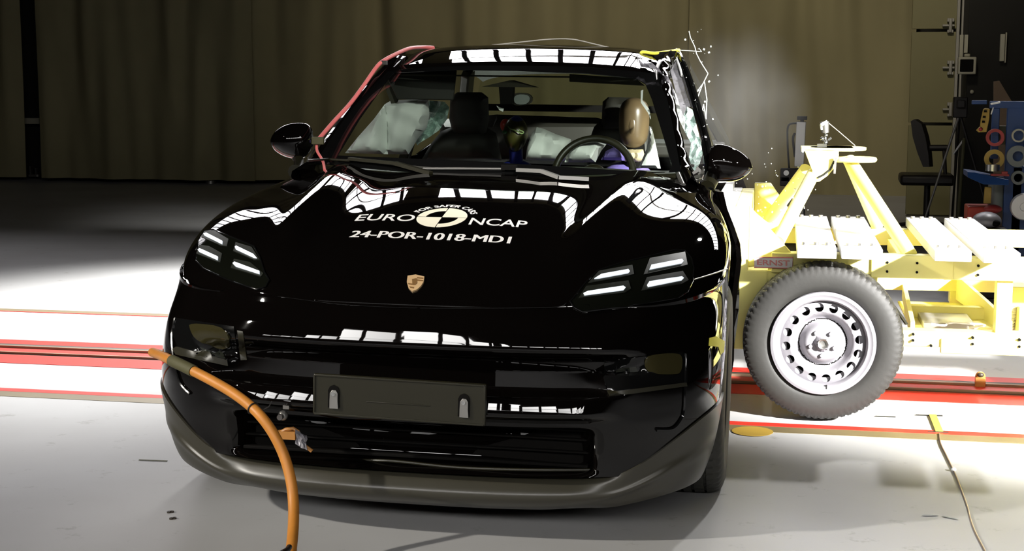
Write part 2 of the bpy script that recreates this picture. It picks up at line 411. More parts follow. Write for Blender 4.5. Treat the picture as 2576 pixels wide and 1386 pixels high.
# ================================================================== THE CAR (car frame: x to its left, y to its rear)
car = thing('suv_car', (0, 0, 0), 'glossy black electric suv with test lettering on its bonnet, struck by the yellow trolley', 'car')
car.matrix_world = CARM
# ---- front fascia field: plan superellipse per height plus a horizontal profile
WZ = [(.08, .80), (.14, .875), (.2, .905), (.3, .932), (.45, .952), (.6, .957), (.85, .952)]
YZ = [(.08, .13), (.14, .06), (.2, .035), (.3, .03), (.42, .0), (.6, .0), (.85, .0)]
BDZ = [(.3, .46), (.5, .52), (.62, .60), (.76, .80), (.9, .80)]; BD = .80; NE = 2.6
def sidex(y): return .045*sstep(.85, 1.5, y)
# horizontal profile of the middle part (shelf ridge, number plate bar)
SH = [(.415, .0), (.428, -.026), (.438, -.038), (.448, -.0428), (.458, -.0397), (.468, -.0365), (.478, -.0332), (.487, -.0302), (.492, -.025), (.496, -.010), (.502, .040), (.51, .060), (.56, .060), (.595, .045), (.610, .015), (.623, -.006), (.632, -.014), (.640, -.0168), (.648, -.0160), (.658, -.0133), (.668, -.0104), (.678, -.0075), (.688, -.0045), (.697, .001), (.71, .012), (.725, .023), (.74, .031), (.757, .037), (.80, .037)]
def shelf(z):
    if z < .415: return 0
    if z > .757: return .037
    for i in range(len(SH)-1):
        if SH[i][0] <= z <= SH[i+1][0]:
            t = (z-SH[i][0])/(SH[i+1][0]-SH[i][0]); return SH[i][1]+(SH[i+1][1]-SH[i][1])*t
    return 0
ARCH = (.90, .37, .43)
def zseam(x, y): return .757+.055*sstep(.1, .85, y)
def fascia(t, z):   # t in [-2,2]; |t|<=1 nose quarter, 1..2 straight side back to y=1.5
    s = 1 if t >= 0 else -1; a = abs(t); wz = interp(WZ, z); y0 = interp(YZ, z); B = interp(BDZ, z)
    if a <= 1:
        an = a*PI/2; cx = math.sin(an)**(2/NE) if a > 0 else 0; cy = max(0, math.cos(an))**(2/NE)
        x = wz*cx; y = y0+B*(1-cy)
    else:
        x = wz; y = y0+B+(a-1)*(1.5-y0-B)
    x -= sidex(y)
    fd = 1-sstep(.54, .68, x) if .56 > z else 1-sstep(.60, .76, x)
    y += shelf(z)*fd
    # lower air intake
    if .235 < z < .40 and x < .62: y += .13*sstep(.235, .265, z)*(1-sstep(.365, .40, z))*(1-sstep(.50, .60, x))
    return Vector((s*x, y, z))
def tgrid(n):   # even steps in x near the middle
    out = []
    for i in range(n+1):
        q = i/n; out.append(q)
    return out
# parameter list so that points are evenly spread along the outline
def tparams():
    base = [i/240 for i in range(241)]; pts = [fascia(t, .6) for t in base]; L = [0]
    for i in range(240): L.append(L[-1]+math.hypot(pts[i+1].x-pts[i].x, pts[i+1].y-pts[i].y))
    N = 84; out = []; j = 0
    for k in range(N+1):
        tgt = L[-1]*k/N
        while j < 239 and L[j+1] < tgt: j += 1
        out.append(base[j]+(tgt-L[j])/(L[j+1]-L[j])*(base[j+1]-base[j]))
    side = [1+(k+1)/44 for k in range(44)]
    h = out+side; return [-t for t in h[::-1]][:-1]+h
TP = tparams()
def zrows(za, zb):
    r = []; z = za
    while z < zb-1e-6:
        r.append(z); z += .0025 if .42 < z < .76 else .004 if ( .225 < z < .275 or .355 < z < .41) else .01
    r.append(zb); return r
# recesses for the lamp pods, given as outlines in the photo plane of the bumper face: (x, z)
PODR = [(.60, .565), (.845, .60), (.855, .46), (.845, .40), (.70, .345), (.62, .44)]
def podin(p):
    return 0
    if p.y > .5 or abs(p.x) > .9: return 0
    q = (abs(p.x), p.z)
    if not inpoly(q[0], q[1], PODR): return 0
    return sstep(0, 1, min(1, edged(q[0], q[1], PODR)/.055))
def panel(name, za, zb, tsel, m, lift=0, dep=True):
    rows = zrows(za, zb); ts = [t for t in TP if tsel(t)]; vs = []; idx = {}; fs = []
    for j, z in enumerate(rows):
        for i, t in enumerate(ts):
            zz = z
            p = fascia(t, min(z, .76))
            if zb >= .757:   # follow the shut line at the top
                top = zseam(p.x, p.y); zz = za+(z-za)*(top-za)/(zb-za); p = fascia(t, min(zz, .85)); p.z = zz
            if dep: 
                k = podin(p); p.y += .03*k; p.x -= math.copysign(.01*k, p.x)
            idx[j, i] = len(vs); vs.append(p)
    ay, az, ar = ARCH
    def ins(p): return abs(p.x) > .78 and math.hypot(p.y-ay, p.z-az) < ar
    for j in range(len(rows)-1):
        for i in range(len(ts)-1):
            q = [idx[j, i], idx[j, i+1], idx[j+1, i+1], idx[j+1, i]]
            k = sum(ins(vs[a]) for a in q)
            if k >= 3: continue
            fs.append(tuple(q))
    for p in vs:
        d = math.hypot(p.y-ay, p.z-az)
        if abs(p.x) > .78 and ar-.03 < d < ar and d > 0: p.y = ay+(p.y-ay)*ar/d; p.z = az+(p.z-az)*ar/d
    # small inward return so that the panel has thickness
    off = []
    for p in vs: off.append(Vector((-p.x*.012/.9, .012 if p.y < .6 else 0, 0)))
    v2, f2 = shell(vs, fs, off); mb = MB(); mb.add(v2, f2); return mb, vs, fs
mb, bv, bf = panel('front_bumper', .235, .757, lambda t: abs(t) <= 2, M['paint'])
bumper = mb.build('front_bumper', M['paint'], car)
# satin lower lip
LIPZ = [(.085, .12), (.095, .07), (.12, .02), (.15, .0), (.175, .004), (.20, .03), (.215, .05), (.225, .075), (.233, .10)]
def lip():
    ts = [t for t in TP if abs(t) <= 1.15]; vs = []; fs = []; NRW = 26
    for j in range(NRW+1):
        f = j/NRW
        for t in ts:
            a = abs(fascia(t, .3).x); zb = .085+.085*sstep(.45, .97, a); zt = .235+.20*sstep(.60, .97, a)**1.2
            z = zb+(zt-zb)*f; p = fascia(t, z) if (z < .235 or a > .60) else fascia(t, .2349)
            mid = 1-sstep(.52, .70, a); zr = .085+.15*f
            p.y += (interp(LIPZ, zr)-.02)*.8*mid-(.012*math.exp(-((f-.48)/.10)**2)+.004)*(1-mid)
            p.x += math.copysign(.006*(1-mid), p.x); p.z = z; vs.append(p)
    n_ = len(ts)
    for j in range(NRW):
        for i in range(n_-1): fs.append((j*n_+i, j*n_+i+1, (j+1)*n_+i+1, (j+1)*n_+i))
    v2, f2 = shell(vs, fs, [Vector((-p.x*.014, .014, .002)) for p in vs]); mb = MB(); mb.add(v2, f2); return mb
lip().build('lower_lip', M['lip'], car)
# ---- bonnet height field
SL = [(.0, 1.15), (.10, .72), (.22, .45), (.4, .29), (.6, .222), (.8, .192), (.93, .170), (1.15, .136), (1.5, .09)]
ZC = []; _z = .757-.04*1.08; _y = 0
while _y < 1.52: ZC.append((_y, _z)); _z += interp(SL, _y+.005)*.01; _y += .01
def hoodz(x, y):
    a = abs(x); yy = max(.036, y)
    if yy-.035 < BD: W = .957*max(0, 1-((BD-(yy-.035))/BD)**NE)**(1/NE)
    else: W = .957-sidex(y)
    s = min(1, a/max(W, 1e-4)); zs = zseam(x, y); zc = interp(ZC, y); k = sstep(.25, 1.0, y)
    z = zs+(zc-zs)*max(0, 1-s**(3.6+5.0*k))**(1/(1.7+1.0*k))-.05*k*x*x*(1-s**8)
    cr = (math.exp(-((a-.45-.11*min(y, 1.2))/.070)**2)*.026*sstep(.06, .42, y)-.010*math.exp(-((a-.40)/.11)**2)*sstep(.2, .5, y)-.006*k*math.exp(-((a-.74)/.09)**2))*(1-.3*sstep(1.0, 1.4, y))
    dip = 0
    return z+cr+dip
def cowl(t):
    x = .80*max(-1, min(1, t)); return Vector((x, 1.17+.27*(abs(x)/.78)**2, 0))
def hood():
    ts = TP; n_ = len(ts); NR = 70; vs = []; fs = []
    # cowl param by arc position
    for j in range(NR+1):
        r = (j/NR); r = r**1.35
        for i, t in enumerate(ts):
            y0 = fascia(t, .757)
            o = Vector((y0.x, y0.y, 0))
            u = (o.x/.965)*min(1, .35+.65*min(1, (abs(t))))if False else (2*i/(n_-1)-1)
            c = cowl(math.copysign(abs(u)**.8, u))
            p = o.lerp(c, r); p.z = hoodz(p.x, p.y); 
            if j == 0: p.z = zseam(p.x, p.y)+.003
            vs.append(p)
    for j in range(NR):
        for i in range(n_-1): fs.append((j*n_+i, j*n_+i+1, (j+1)*n_+i+1, (j+1)*n_+i))
    return vs, fs
hv, hf = hood()
v2, f2 = shell(hv, hf, [Vector((0, .0, -.012)) for _ in hv]); mb = MB(); mb.add(v2, f2); bonnet = mb.build('bonnet', M['paint'], car)
BV = BVHTree.FromPolygons([tuple(v) for v in hv+bv], [tuple(f) for f in hf]+[tuple(i+len(hv) for i in f) for f in bf])
HB = BVHTree.FromPolygons([tuple(v) for v in hv], hf)
def hit(u, v, tree=None):
    o, d = cray(u, v); d.normalize(); r = (tree or BV).ray_cast(o, d)
    if r[0] is None: return None, None
    nn = r[1]
    if nn.dot(d) > 0: nn = -nn
    return r[0], nn
def drape(poly, lift, step=9, inn=.006, tree=None, holes=(), rnd=False):
    if rnd: poly = roundpoly(poly)
    V2, fs = tri2d(poly, step, holes); P3 = []; N3 = []; last = None
    for (a, b_) in V2:
        p, n_ = hit(a, b_, tree)
        if p is None:
            p, n_ = (last if last else (Q(a, b_, .4), Vector((0, -1, 0))))
        last = (p, n_); P3.append(p); N3.append(n_)
    mb = MB(); mb.add(*shell([p+n_*lift for p, n_ in zip(P3, N3)], fs, [-n_*inn for n_ in N3])); return mb
def outline(poly, r, lift, name, m, parent, tree=None, closed=True, step=14):
    pts = densify(poly, step) if closed else spline([(a, b_, 0) for a, b_ in poly], 6)
    q = []
    for c in pts:
        p, n_ = hit(c[0], c[1], tree)
        if p is not None: q.append(p+n_*lift)
    mb = MB(); mb.tube(q, r, 6, closed=closed); return mb.build(name, m, parent)

# ---- headlights (upper light units)
HLR = [(1434, 759), (1449, 742), (1475, 710), (1504, 682), (1572, 660), (1630, 647), (1700, 630), (1722, 632), (1738, 650), (1744, 676), (1741, 708), (1728, 734), (1702, 751), (1624, 764), (1562, 773), (1465, 785), (1444, 774)]
HLL = [(497, 634), (500, 605), (514, 583), (536, 579), (582, 598), (608, 608), (640, 622), (655, 650), (666, 686), (678, 706), (669, 722), (647, 729), (595, 713), (556, 697), (514, 677), (494, 657)]
BARS_R = [[(1632, 682), (1637, 671), (1713, 656), (1717, 661), (1713, 666)], [(1494, 705), (1512, 694), (1579, 682), (1583, 687), (1579, 691), (1507, 704)], [(1626, 720), (1631, 712), (1712, 699), (1717, 703), (1712, 708), (1629, 725)], [(1467, 741), (1478, 736), (1566, 723), (1572, 727), (1567, 733), (1470, 746)]]
BARS_L = [[(515, 592), (522, 590), (562, 611), (561, 618), (517, 596)], [(593, 626), (596, 623), (640, 644), (648, 653), (640, 652), (595, 631)], [(501, 632), (506, 629), (551, 650), (550, 658), (504, 637)], [(588, 667), (592, 663), (655, 686), (655, 693), (595, 674)]]
REC_R = [[(1618, 693), (1634, 652), (1722, 636), (1728, 668), (1712, 672)], [(1478, 715), (1506, 684), (1590, 669), (1594, 692), (1560, 700)], [(1612, 733), (1626, 700), (1716, 684), (1730, 706), (1712, 716)], [(1455, 751), (1474, 722), (1580, 708), (1586, 728), (1570, 738)]]
REC_L = [[(508, 598), (516, 584), (540, 582), (576, 604), (572, 622), (556, 620)], [(588, 634), (594, 612), (634, 624), (654, 655), (640, 656)], [(496, 640), (504, 618), (528, 622), (560, 640), (556, 662), (546, 660)], [(582, 676), (590, 654), (630, 662), (664, 690), (658, 698)]]
for HL, BARS, REC in ((HLL, BARS_L, REC_L), (HLR, BARS_R, REC_R)):
    h = drape(HL, .003, 10, .008, rnd=True).build('headlight', M['lens'], car)
    for b_ in REC: drape(b_, .0052, 8, .002).build('reflector', M['lampin'], h)
    for b_ in BARS: drape(b_, .009, 6, .006).build('light_bar', M['led'], h, label='glowing white light bar')
    outline(HL, .0028, .003, 'rim_seal', M['gloss'], h)
# ---- lamp pods in the bumper corners
for side, fr, ln, gl, base in (
        ('L', [(446, 800), (590, 822), (600, 902), (588, 912), (452, 880), (436, 840)], [(482, 812), (582, 826), (580, 885), (498, 852), (486, 832)], [(505, 872), (560, 892), (568, 902), (520, 890)], [(440, 878), (450, 872), (572, 905), (574, 920), (448, 892)]),
        ('R', [(1520, 912), (1600, 898), (1716, 884), (1722, 892), (1722, 962), (1706, 968), (1530, 990), (1519, 950)], [(1618, 908), (1632, 892), (1700, 888), (1712, 900), (1708, 938), (1690, 942), (1628, 940)], [(1545, 932), (1560, 925), (1600, 922), (1605, 934), (1550, 940)], [(1528, 986), (1722, 962), (1724, 971), (1534, 997)])):
    h = drape(fr, .004, 11, .006).build('driving_lamp', M['gloss'], car)
    drape(ln, .012, 9, .009, rnd=True).build('lens', M['foglens'], h, label='clear lamp lens')
    drape(gl, .008, 8, .004).build('reflector', M['lampin'], h)
    drape(base, .010, 9, .010).build('lamp_bezel', M['trim'], h)
# lower corner duct trims
outline([(1724, 890), (1722, 975), (1720, 1030), (1712, 1055), (1690, 1078), (1650, 1080)], .006, .004, 'duct_trim', M['gloss'], car, closed=False)
outline([(444, 800), (436, 840), (440, 900), (455, 960), (480, 990)], .005, .004, 'duct_trim', M['gloss'], car, closed=False)
drape([(598, 832), (612, 834), (622, 905), (606, 906)], .003, 8).build('corner_blade', M['trim'], car)
# shut lines as thin edges of the bonnet; the side highlight is painted in steel
outline([(700, 745), (860, 765), (1035, 774), (1200, 775), (1330, 774), (1404, 771), (1424, 762)], .0022, .001, 'bonnet_edge', M['paint'], car, closed=False)
outline([(1745, 704), (1790, 690), (1829, 676)], .0022, .001, 'bonnet_edge', M['steel'], car, closed=False)
# ---- intake mesh, slats and sensor bar
mb = MB()
for z, yy, hh in ((.262, .12, .010), (.30, .14, .006), (.34, .14, .006), (.375, .12, .006)):
    mb.bar((-.56, yy, z), (.56, yy, z), .02, hh)
g = mb.build('intake_grille', M['void'], car, bevel=.002)
mb = MB(); mb.tube(spline([Q(900, 1158, .10), Q(990, 1160, .07), Q(1150, 1176, .07), Q(1330, 1182, .07), Q(1500, 1182, .12)], 8), .005, 8); mb.build('intake_lip', M['trim'], g)
mb = MB(); mb.bb((-.70, .165, .20), (.70, .185, .42)); mb.build('radiator_shutter', M['void'], g)
# ---- number plate holder
pl = []
for (u, v) in [(790, 938), (1225, 966), (1222, 1072), (788, 1041)]: pl.append(Q(u, v, -.052))
ux = (pl[1]-pl[0]); Lx = ux.length; ux.normalize(); uz = (pl[0]-pl[3]); uz -= ux*uz.dot(ux); Lz = uz.length; uz.normalize(); uy = uz.cross(ux)
pc = (pl[0]+pl[1]+pl[2]+pl[3])/4; R3 = Matrix((ux, uy, uz)).transposed()
if uy.y < 0: uy = -uy
mb = MB(); mb.box(pc, (Lx, .014, Lz), R3); holder = mb.build('number_plate_holder', M['trim'], car, bevel=.004)
mb = MB()
for s in (-1, 1): mb.box(pc+uz*s*(Lz/2-.004)-uy*.008, (Lx-.01, .006, .006), R3); mb.box(pc+ux*s*(Lx/2-.004)-uy*.008, (.006, .006, Lz-.01), R3)
mb.box(pc-uy*.008-uz*.012, (.20, .003, .003), R3)
mb.build('raised_rim', M['trim'], holder, bevel=.001)
for s in (-1, 1):
    c = pc+ux*s*.203-uy*.0085-uz*.004
    mb = MB(); mb.prism([c+ux*a+uz*b_ for a, b_ in [(-.018, -.034), (.018, -.034), (.018, .02), (.012, .032), (0, .037), (-.012, .032), (-.018, .02)]], -uy*.002); sl = mb.build('clip_slot', M['void'], holder)
    mb = MB(); mb.prism([c-uy*.003+ux*a+uz*b_ for a, b_ in [(-.012, -.036), (.016, -.036), (.014, -.012), (.014, .012), (.008, .022), (-.004, .022), (-.011, .012), (-.012, -.012)]], -uy*.004); mb.build('metal_clip', M['steel'], sl, bevel=.001)
    mb = MB(); mb.cyl(c-uy*.006+uz*.010, c-uy*.010+uz*.010, .0065, 14); mb.build('screw', M['chrome'], sl)
# ---- badge: gold shield with quartered fields
sh = [(1026, 697), (1046, 694), (1068, 699), (1066, 712), (1060, 722), (1050, 731), (1038, 735), (1028, 726), (1024, 712)]
bd = drape(sh, .006, 4, .006).build('bonnet_badge', M['gold'], car, label='gold shield badge')
for b_ in ([(1050, 701), (1065, 703), (1065, 705), (1050, 704)], [(1049, 707), (1065, 709), (1064, 711), (1049, 710)], [(1027, 716), (1042, 718), (1042, 721), (1028, 719)], [(1030, 724), (1042, 726), (1041, 729), (1033, 728)], [(1037, 706), (1049, 704), (1050, 716), (1044, 721), (1038, 717)]):
    drape(b_, .0072, 4, .001).build('badge_field', M['golddark'], bd)

# ---- lettering on the bonnet
def hitp(u, v):
    p, _ = hit(u, v, HB); return p
def lettering(txt, a, b_, c, name, extra=0., parent=None, m='decal', arc=None, bold=0):
    """text whose baseline runs from photo point a to b_ and whose capitals reach photo point c above a"""
    cu = bpy.data.curves.new(name, 'FONT'); cu.body = txt; cu.offset = extra; cu.resolution_u = 6; cu.space_character = 1.0
    o = bpy.data.objects.new(name, cu); C.objects.link(o); dg = bpy.context.evaluated_depsgraph_get(); dg.update()
    me = bpy.data.meshes.new_from_object(o.evaluated_get(dg)); C.objects.unlink(o); bpy.data.objects.remove(o)
    xs = [v.co.x for v in me.vertices]; ys = [v.co.y for v in me.vertices]; x0, x1, y0, y1 = min(xs), max(xs), min(ys), max(ys)
    vs = []
    A, B, D = (hitp(*a), hitp(*b_), hitp(*c)) if arc is None else (None, None, None)
    for v in me.vertices:
        s_ = (v.co.x-x0)/(x1-x0); h_ = (v.co.y-y0)/(y1-y0)
        if arc is None:
            ex = Vector((B.x-A.x, B.y-A.y)); ey = Vector((D.x-A.x, D.y-A.y)); q = Vector((A.x, A.y))+ex*s_+ey*h_
        else:
            cx, cy, r0, r1, a0, a1 = arc; an = a0+(a1-a0)*s_; rr = r0+(r1-r0)*h_; q = Vector((cx+rr*math.cos(an), cy+rr*math.sin(an)*radv/rad))
        r = HB.ray_cast(Vector((q.x, q.y, 2)), Vector((0, 0, -1))); z = r[0].z if r[0] else 1
        vs.append(Vector((q.x, q.y, z+.0018)))
    fs = [tuple(p.vertices) for p in me.polygons]
    if bold:   # heavier strokes: the same outlines repeated a hair to each side
        n0 = len(vs); base = list(vs); bfs = list(fs)
        for k_, dx in enumerate((-bold, bold)):
            vs += [v+Vector((dx, 0, .0001*(k_+1))) for v in base]; fs += [tuple(i+n0*(k_+1) for i in f) for f in bfs]
    me2 = bpy.data.meshes.new(name); me2.from_pydata([tuple(v) for v in vs], [], fs); me2.materials.append(M[m])
    bm = bmesh.new(); bm.from_mesh(me2); bmesh.ops.triangulate(bm, faces=bm.faces); bmesh.ops.recalc_face_normals(bm, faces=bm.faces)
    for f in bm.faces:
        if f.normal.z < 0: f.normal_flip()
    bm.to_mesh(me2); bm.free()
    o = bpy.data.objects.new(name, me2); C.objects.link(o); o.parent = parent or car; bpy.data.meshes.remove(me); return o
lettering('EURO', (891, 557), (1037, 558), (905, 541), 'bonnet_lettering', .012)
lettering('NCAP', (1178, 566), (1322, 575), (1187, 549), 'bonnet_lettering', .012)
lettering('24-POR-1018-MD1', (879, 598), (1281, 614), (889, 582), 'test_number_lettering', 0, bold=.0022)
rc = hitp(1111.5, 549); rl = hitp(1050, 546); rr_ = hitp(1173, 551); rad = (rr_-rl).length/2; rt_ = hitp(1111, 524.5); rb_ = hitp(1112, 573.5); radv = abs(rt_.y-rb_.y)/2
cen = Vector(((rl.x+rr_.x)/2, (rt_.y+rb_.y)/2))
lettering('FOR SAFER CARS', None, None, None, 'slogan_lettering', 0, bold=.0015, arc=(cen.x, cen.y, rad*1.14, rad*1.40, math.radians(158), math.radians(20)))
def sector(r0, r1, a0, a1, name, m, parent, lift=.0018, n_=28, k=4):
    vs = []; fs = []
    for i in range(n_+1):
        an = a0+(a1-a0)*i/n_
        for j in range(k+1):
            rr = r0+(r1-r0)*j/k; x = cen.x+rr*math.cos(an)*rad; y = cen.y+rr*math.sin(an)*radv
            h_ = HB.ray_cast(Vector((x, y, 2)), Vector((0, 0, -1))); vs.append(Vector((x, y, h_[0].z+lift)))
    for i in range(n_):
        for j in range(k): a = i*(k+1)+j; fs.append((a, a+1, a+k+2, a+k+1))
    mb = MB(); mb.v = vs; mb.f = fs; o = mb.build(name, m, parent); return o
rd = sector(.02, 1, 0.012, PI/2-.03, 'roundel', M['decaly'], car); g_ = .02
sector(.02, 1, PI+g_, 1.5*PI-g_, 'roundel_quarter', M['decaly'], rd)
sector(.66, 1, PI/2+g_, PI-g_, 'roundel_quarter', M['decaly'], rd)
sector(.66, 1, 1.5*PI+g_, 2*PI-g_, 'roundel_quarter', M['decaly'], rd)

# ---- greenhouse
def wsp(s, r):   # s -1..1 across, r 0..1 upward
    a = abs(s); xb = .745*s; yb = 1.185+.235*a**2; zb = 1.072+.022*a
    xt = .605*s; yt = 1.93+.13*a**2.2; zt = 1.505-.03*a**2.5
    p = Vector((xb, yb, zb)).lerp(Vector((xt, yt, zt)), r); bow = .05*math.sin(PI*r)*(1-.3*a)
    return p+Vector((0, -bow*.45, bow*.8))
vs = []; fs = []; NS, NR_ = 40, 24
for j in range(NR_+1):
    for i in range(NS+1): vs.append(wsp(2*i/NS-1, j/NR_))
for j in range(NR_):
    for i in range(NS): a = j*(NS+1)+i; fs.append((a, a+1, a+NS+2, a+NS+1))
mb = MB(); mb.add(vs, fs); ws = mb.build('windscreen', M['glass'], car)
WB = BVHTree.FromPolygons([tuple(v) for v in vs], fs)
def wpix(s, r):
    p = CARM @ wsp(s, r); d = p-CAM; z = d.dot(FW); return (1288+F*d.dot(RT)/z, 693-F*d.dot(UP)/z)
outer = [wpix(-.99+1.98*i/24, .012) for i in range(25)]+[wpix(.99, i/12) for i in range(1, 12)]+[wpix(.99-1.98*i/24, .988) for i in range(25)]+[wpix(-.99, 1-i/12) for i in range(1, 12)]
inner = [(850, 392), (905, 300), (978, 198), (992, 184), (1150, 176), (1300, 178), (1480, 186), (1600, 198), (1624, 212), (1640, 250), (1668, 340), (1690, 418), (1682, 434), (1600, 432), (1250, 410), (1000, 398)]
drape(outer, .002, 16, .003, tree=WB, holes=[inner]).build('black_border', M['gloss'], ws)
# roof
def roofz(x, y):
    a = abs(x)/.615; zc = interp([(1.92, 1.502), (1.96, 1.516), (2.0, 1.526), (2.06, 1.5397), (2.12, 1.5527), (2.185, 1.5665), (2.25, 1.580), (2.33, 1.5935), (2.45, 1.605), (2.7, 1.612), (3.0, 1.612), (3.4, 1.60), (3.8, 1.56), (4.15, 1.50)], y)
    return zc-.026*a**2-.035*a**8
vs = []; fs = []; nx, ny = 48, 60
for j in range(ny+1):
    for i in range(nx+1):
        s = 2*i/nx-1; y0 = 1.93+.13*abs(s)**2.2; y = y0+(4.15-y0)*(j/ny)**1.5; x = s*(.610+.02*sstep(2.0, 2.8, y)-.03*sstep(3.4, 4.15, y))
        p = Vector((x, y, roofz(x, y)))
        if x > .44 and y < 2.6: p.z -= .02*sstep(.44, .62, x)*(1-sstep(2.2, 2.6, y)) + .010*math.sin(x*55+y*30)*sstep(.5, .6, x)
        vs.append(p)
for j in range(ny):
    for i in range(nx): a = j*(nx+1)+i; fs.append((a, a+1, a+nx+2, a+nx+1))
v2, f2 = shell(vs, fs, [Vector((0, 0, -.02))]*len(vs)); mb = MB(); mb.add(v2, f2); roof = mb.build('roof', M['paint'], car)
mb = MB(); mb.bb((-.56, 2.10, 1.455), (.54, 3.9, 1.462)); mb.build('headliner', M['liner'], roof)
# A pillars
for s in (-1, 1):
    pts = [Vector((s*.79, 1.33, 1.055)), Vector((s*.755, 1.47, 1.105)), Vector((s*.72, 1.63, 1.21)), Vector((s*.67, 1.85, 1.355)), Vector((s*.628, 2.05, 1.465)), Vector((s*.615, 2.25, 1.53)), Vector((s*.62, 2.6, 1.565)), Vector((s*.625, 3.2, 1.565)), Vector((s*.60, 3.8, 1.50))]
    if s > 0:
        for i, p in enumerate(pts[2:5]): p.x -= .012
    pp = spline(pts, 10); mb = MB(); vs = []; fs = []
    rnd = random.Random(3)
    for i, p in enumerate(pp):
        t = (pp[min(i+1, len(pp)-1)]-pp[max(i-1, 0)]).normalized(); out = Vector((s, -.35, .3)); out = (out-t*out.dot(t)).normalized(); sd = t.cross(out)
        cr = (.0018*math.sin(i*1.3)+rnd.uniform(-.0012, .0012) if s > 0 and i > 8 else 0)
        for a, b_ in [(-.030, -.01), (-.030, .004), (-.012, .016), (.012, .018), (.030, .006), (.034, -.012), (0, -.03)]: vs.append(p+sd*a+out*(b_+cr))
    k = 7
    for i in range(len(pp)-1):
        for j in range(k): fs.append((i*k+j, i*k+(j+1) % k, (i+1)*k+(j+1) % k, (i+1)*k+j))
    mb.add(vs, fs); ap = mb.build('roof_pillar', M['paint'], car)
    if s > 0:
        mb = MB(); mb.tube(spline([p+Vector((-.035, -.02, .0)) for p in pts[:6]], 8), .010, 8); mb.build('pillar_trim', M['steel'], ap, label='grey pillar edge band coloured as lit')  # grey tube stands for the light along the inner pillar edge
    else:
        mb = MB(); mb.tube(spline([p+Vector((-.03, .01, .012)) for p in pts[1:5]], 8), .004, 6); mb.build('pillar_trim', M['steel'], ap)
# door window frame bent outward, left side of the car
df = [Vector((.845, 1.60, 1.02)), Q(1789, 426, 1.70), Q(1783, 370, 1.78), Q(1769, 311, 1.95), Q(1752, 250, 2.10), Q(1733, 190, 2.28), Q(1715, 150, 2.45), Q(1706, 130, 2.60)]
dfs = spline(df, 8); mb = MB(); mb.tube(dfs, .012, 8); mb.tube([p+Vector((-.018, .02, 0)) for p in dfs], .012, 8)
door = mb.build('bent_window_frame', M['gloss'], car, label='front door window frame bent outwards')
for (u, v, y) in ((1727, 195, 2.26), (1749, 252, 2.08), (1771, 318, 1.92), (1786, 402, 1.72)):
    q = Q(u, v, y); mb = MB(); mb.ball(q+Vector((0, -.012, 0)), .004, 10, 6); mb.build('clip', M['chrome'], door)
# shattered side glass
def sheet(poly, yf, mt, name, parent, step=9, th=.004, jag=0.):
    rnd = random.Random(5); V2, fs = tri2d(poly, step); vs = [Q(a, b_, yf(a, b_)+rnd.uniform(-jag, jag)) for a, b_ in V2]
    mb = MB(); mb.add(*shell(vs, fs, [Vector((0, th, 0))]*len(vs))); return mb.build(name, mt, parent, smooth=False)
sheet([(1716, 300), (1728, 268), (1742, 276), (1752, 310), (1762, 345), (1768, 385), (1760, 412), (1748, 432), (1740, 420), (1733, 395), (1738, 360), (1722, 330)], lambda a, b_: 1.70+.0035*(430-b_), M['shatter'], 'shattered_side_glass', door, jag=.02)
sheet([(1690, 215), (1702, 240), (1712, 275), (1724, 300), (1722, 330), (1708, 300), (1698, 262), (1688, 235)], lambda a, b_: 1.95+.002*(330-b_), M['airbag'], 'torn_airbag_edge', door, jag=.02)
sheet([(1682, 160), (1700, 138), (1728, 205), (1745, 270), (1728, 268), (1716, 300), (1702, 240)], lambda a, b_: 2.0+.003*(300-b_), M['sideglass'], 'cracked_side_glass', door, jag=.004)
mb = MB(); rnd = random.Random(2)
for k in range(26):
    a = (rnd.uniform(1740, 1778), rnd.uniform(415, 462)); q = Q(a[0], a[1], 1.72+rnd.uniform(-.04, .06)); mb.bar(q, q+Vector((rnd.uniform(-.03, .03), rnd.uniform(-.02, .02), rnd.uniform(-.04, .03))), .006, .012)
mb.build('crumpled_mirror_base', M['steel'], door, smooth=False)
# torn roof edge and doubled-over skin
sheet([(1604, 146), (1612, 168), (1650, 174), (1662, 186), (1680, 192), (1690, 210), (1704, 262), (1694, 240), (1684, 218), (1672, 196), (1660, 176), (1640, 158), (1618, 160)], lambda a, b_: 2.0-.0005*(b_-150), M['rim'], 'torn_roof_edge', roof, step=7, jag=.012)
sheet([(1612, 136), (1690, 128), (1702, 128), (1684, 168), (1660, 174), (1640, 156), (1618, 158)], lambda a, b_: 2.35, M['void'], 'roof_tear', roof)
# side panels: intact on the right side of the car, crushed on the left
for s in (-1, 1):
    vs = []; fs = []; ny, nz = 40, 12
    for j in range(nz+1):
        z = .22+(1.02-.22)*j/nz
        for i in range(ny+1):
            y = 1.5+(3.75-1.5)*i/ny; x = .97-.07*sstep(.75, 1.02, z)-.03*sstep(.4, .22, z)
            if s > 0: x -= .26*sstep(1.5, 2.0, y)*(1-sstep(3.2, 3.75, y))+.012*math.sin(y*40+z*9)
            vs.append(Vector((s*x, y, z)))
    for j in range(nz):
        for i in range(ny): a = j*(ny+1)+i; fs.append((a, a+1, a+ny+2, a+ny+1))
    v2, f2 = shell(vs, fs, [Vector((-s*.02, 0, 0))]*len(vs)); mb = MB(); mb.add(v2, f2); mb.build('side_door', M['paint'], car, label=('door side crushed by the trolley' if s > 0 else None))
# fender shoulder ahead of the door up to the pillar
mb = MB(); mb.prism([(-.74, 1.5, .2), (.62, 1.5, .2), (.62, 3.75, .2), (-.74, 3.75, .2)], (0, 0, .1)); mb.build('underbody', M['void'], car)
mb = MB(); mb.bb((-.74, .34, .18), (.74, 1.5, .6)); mb.bb((-.60, .2, .42), (.60, .5, .68)); mb.build('front_subframe', M['void'], car)
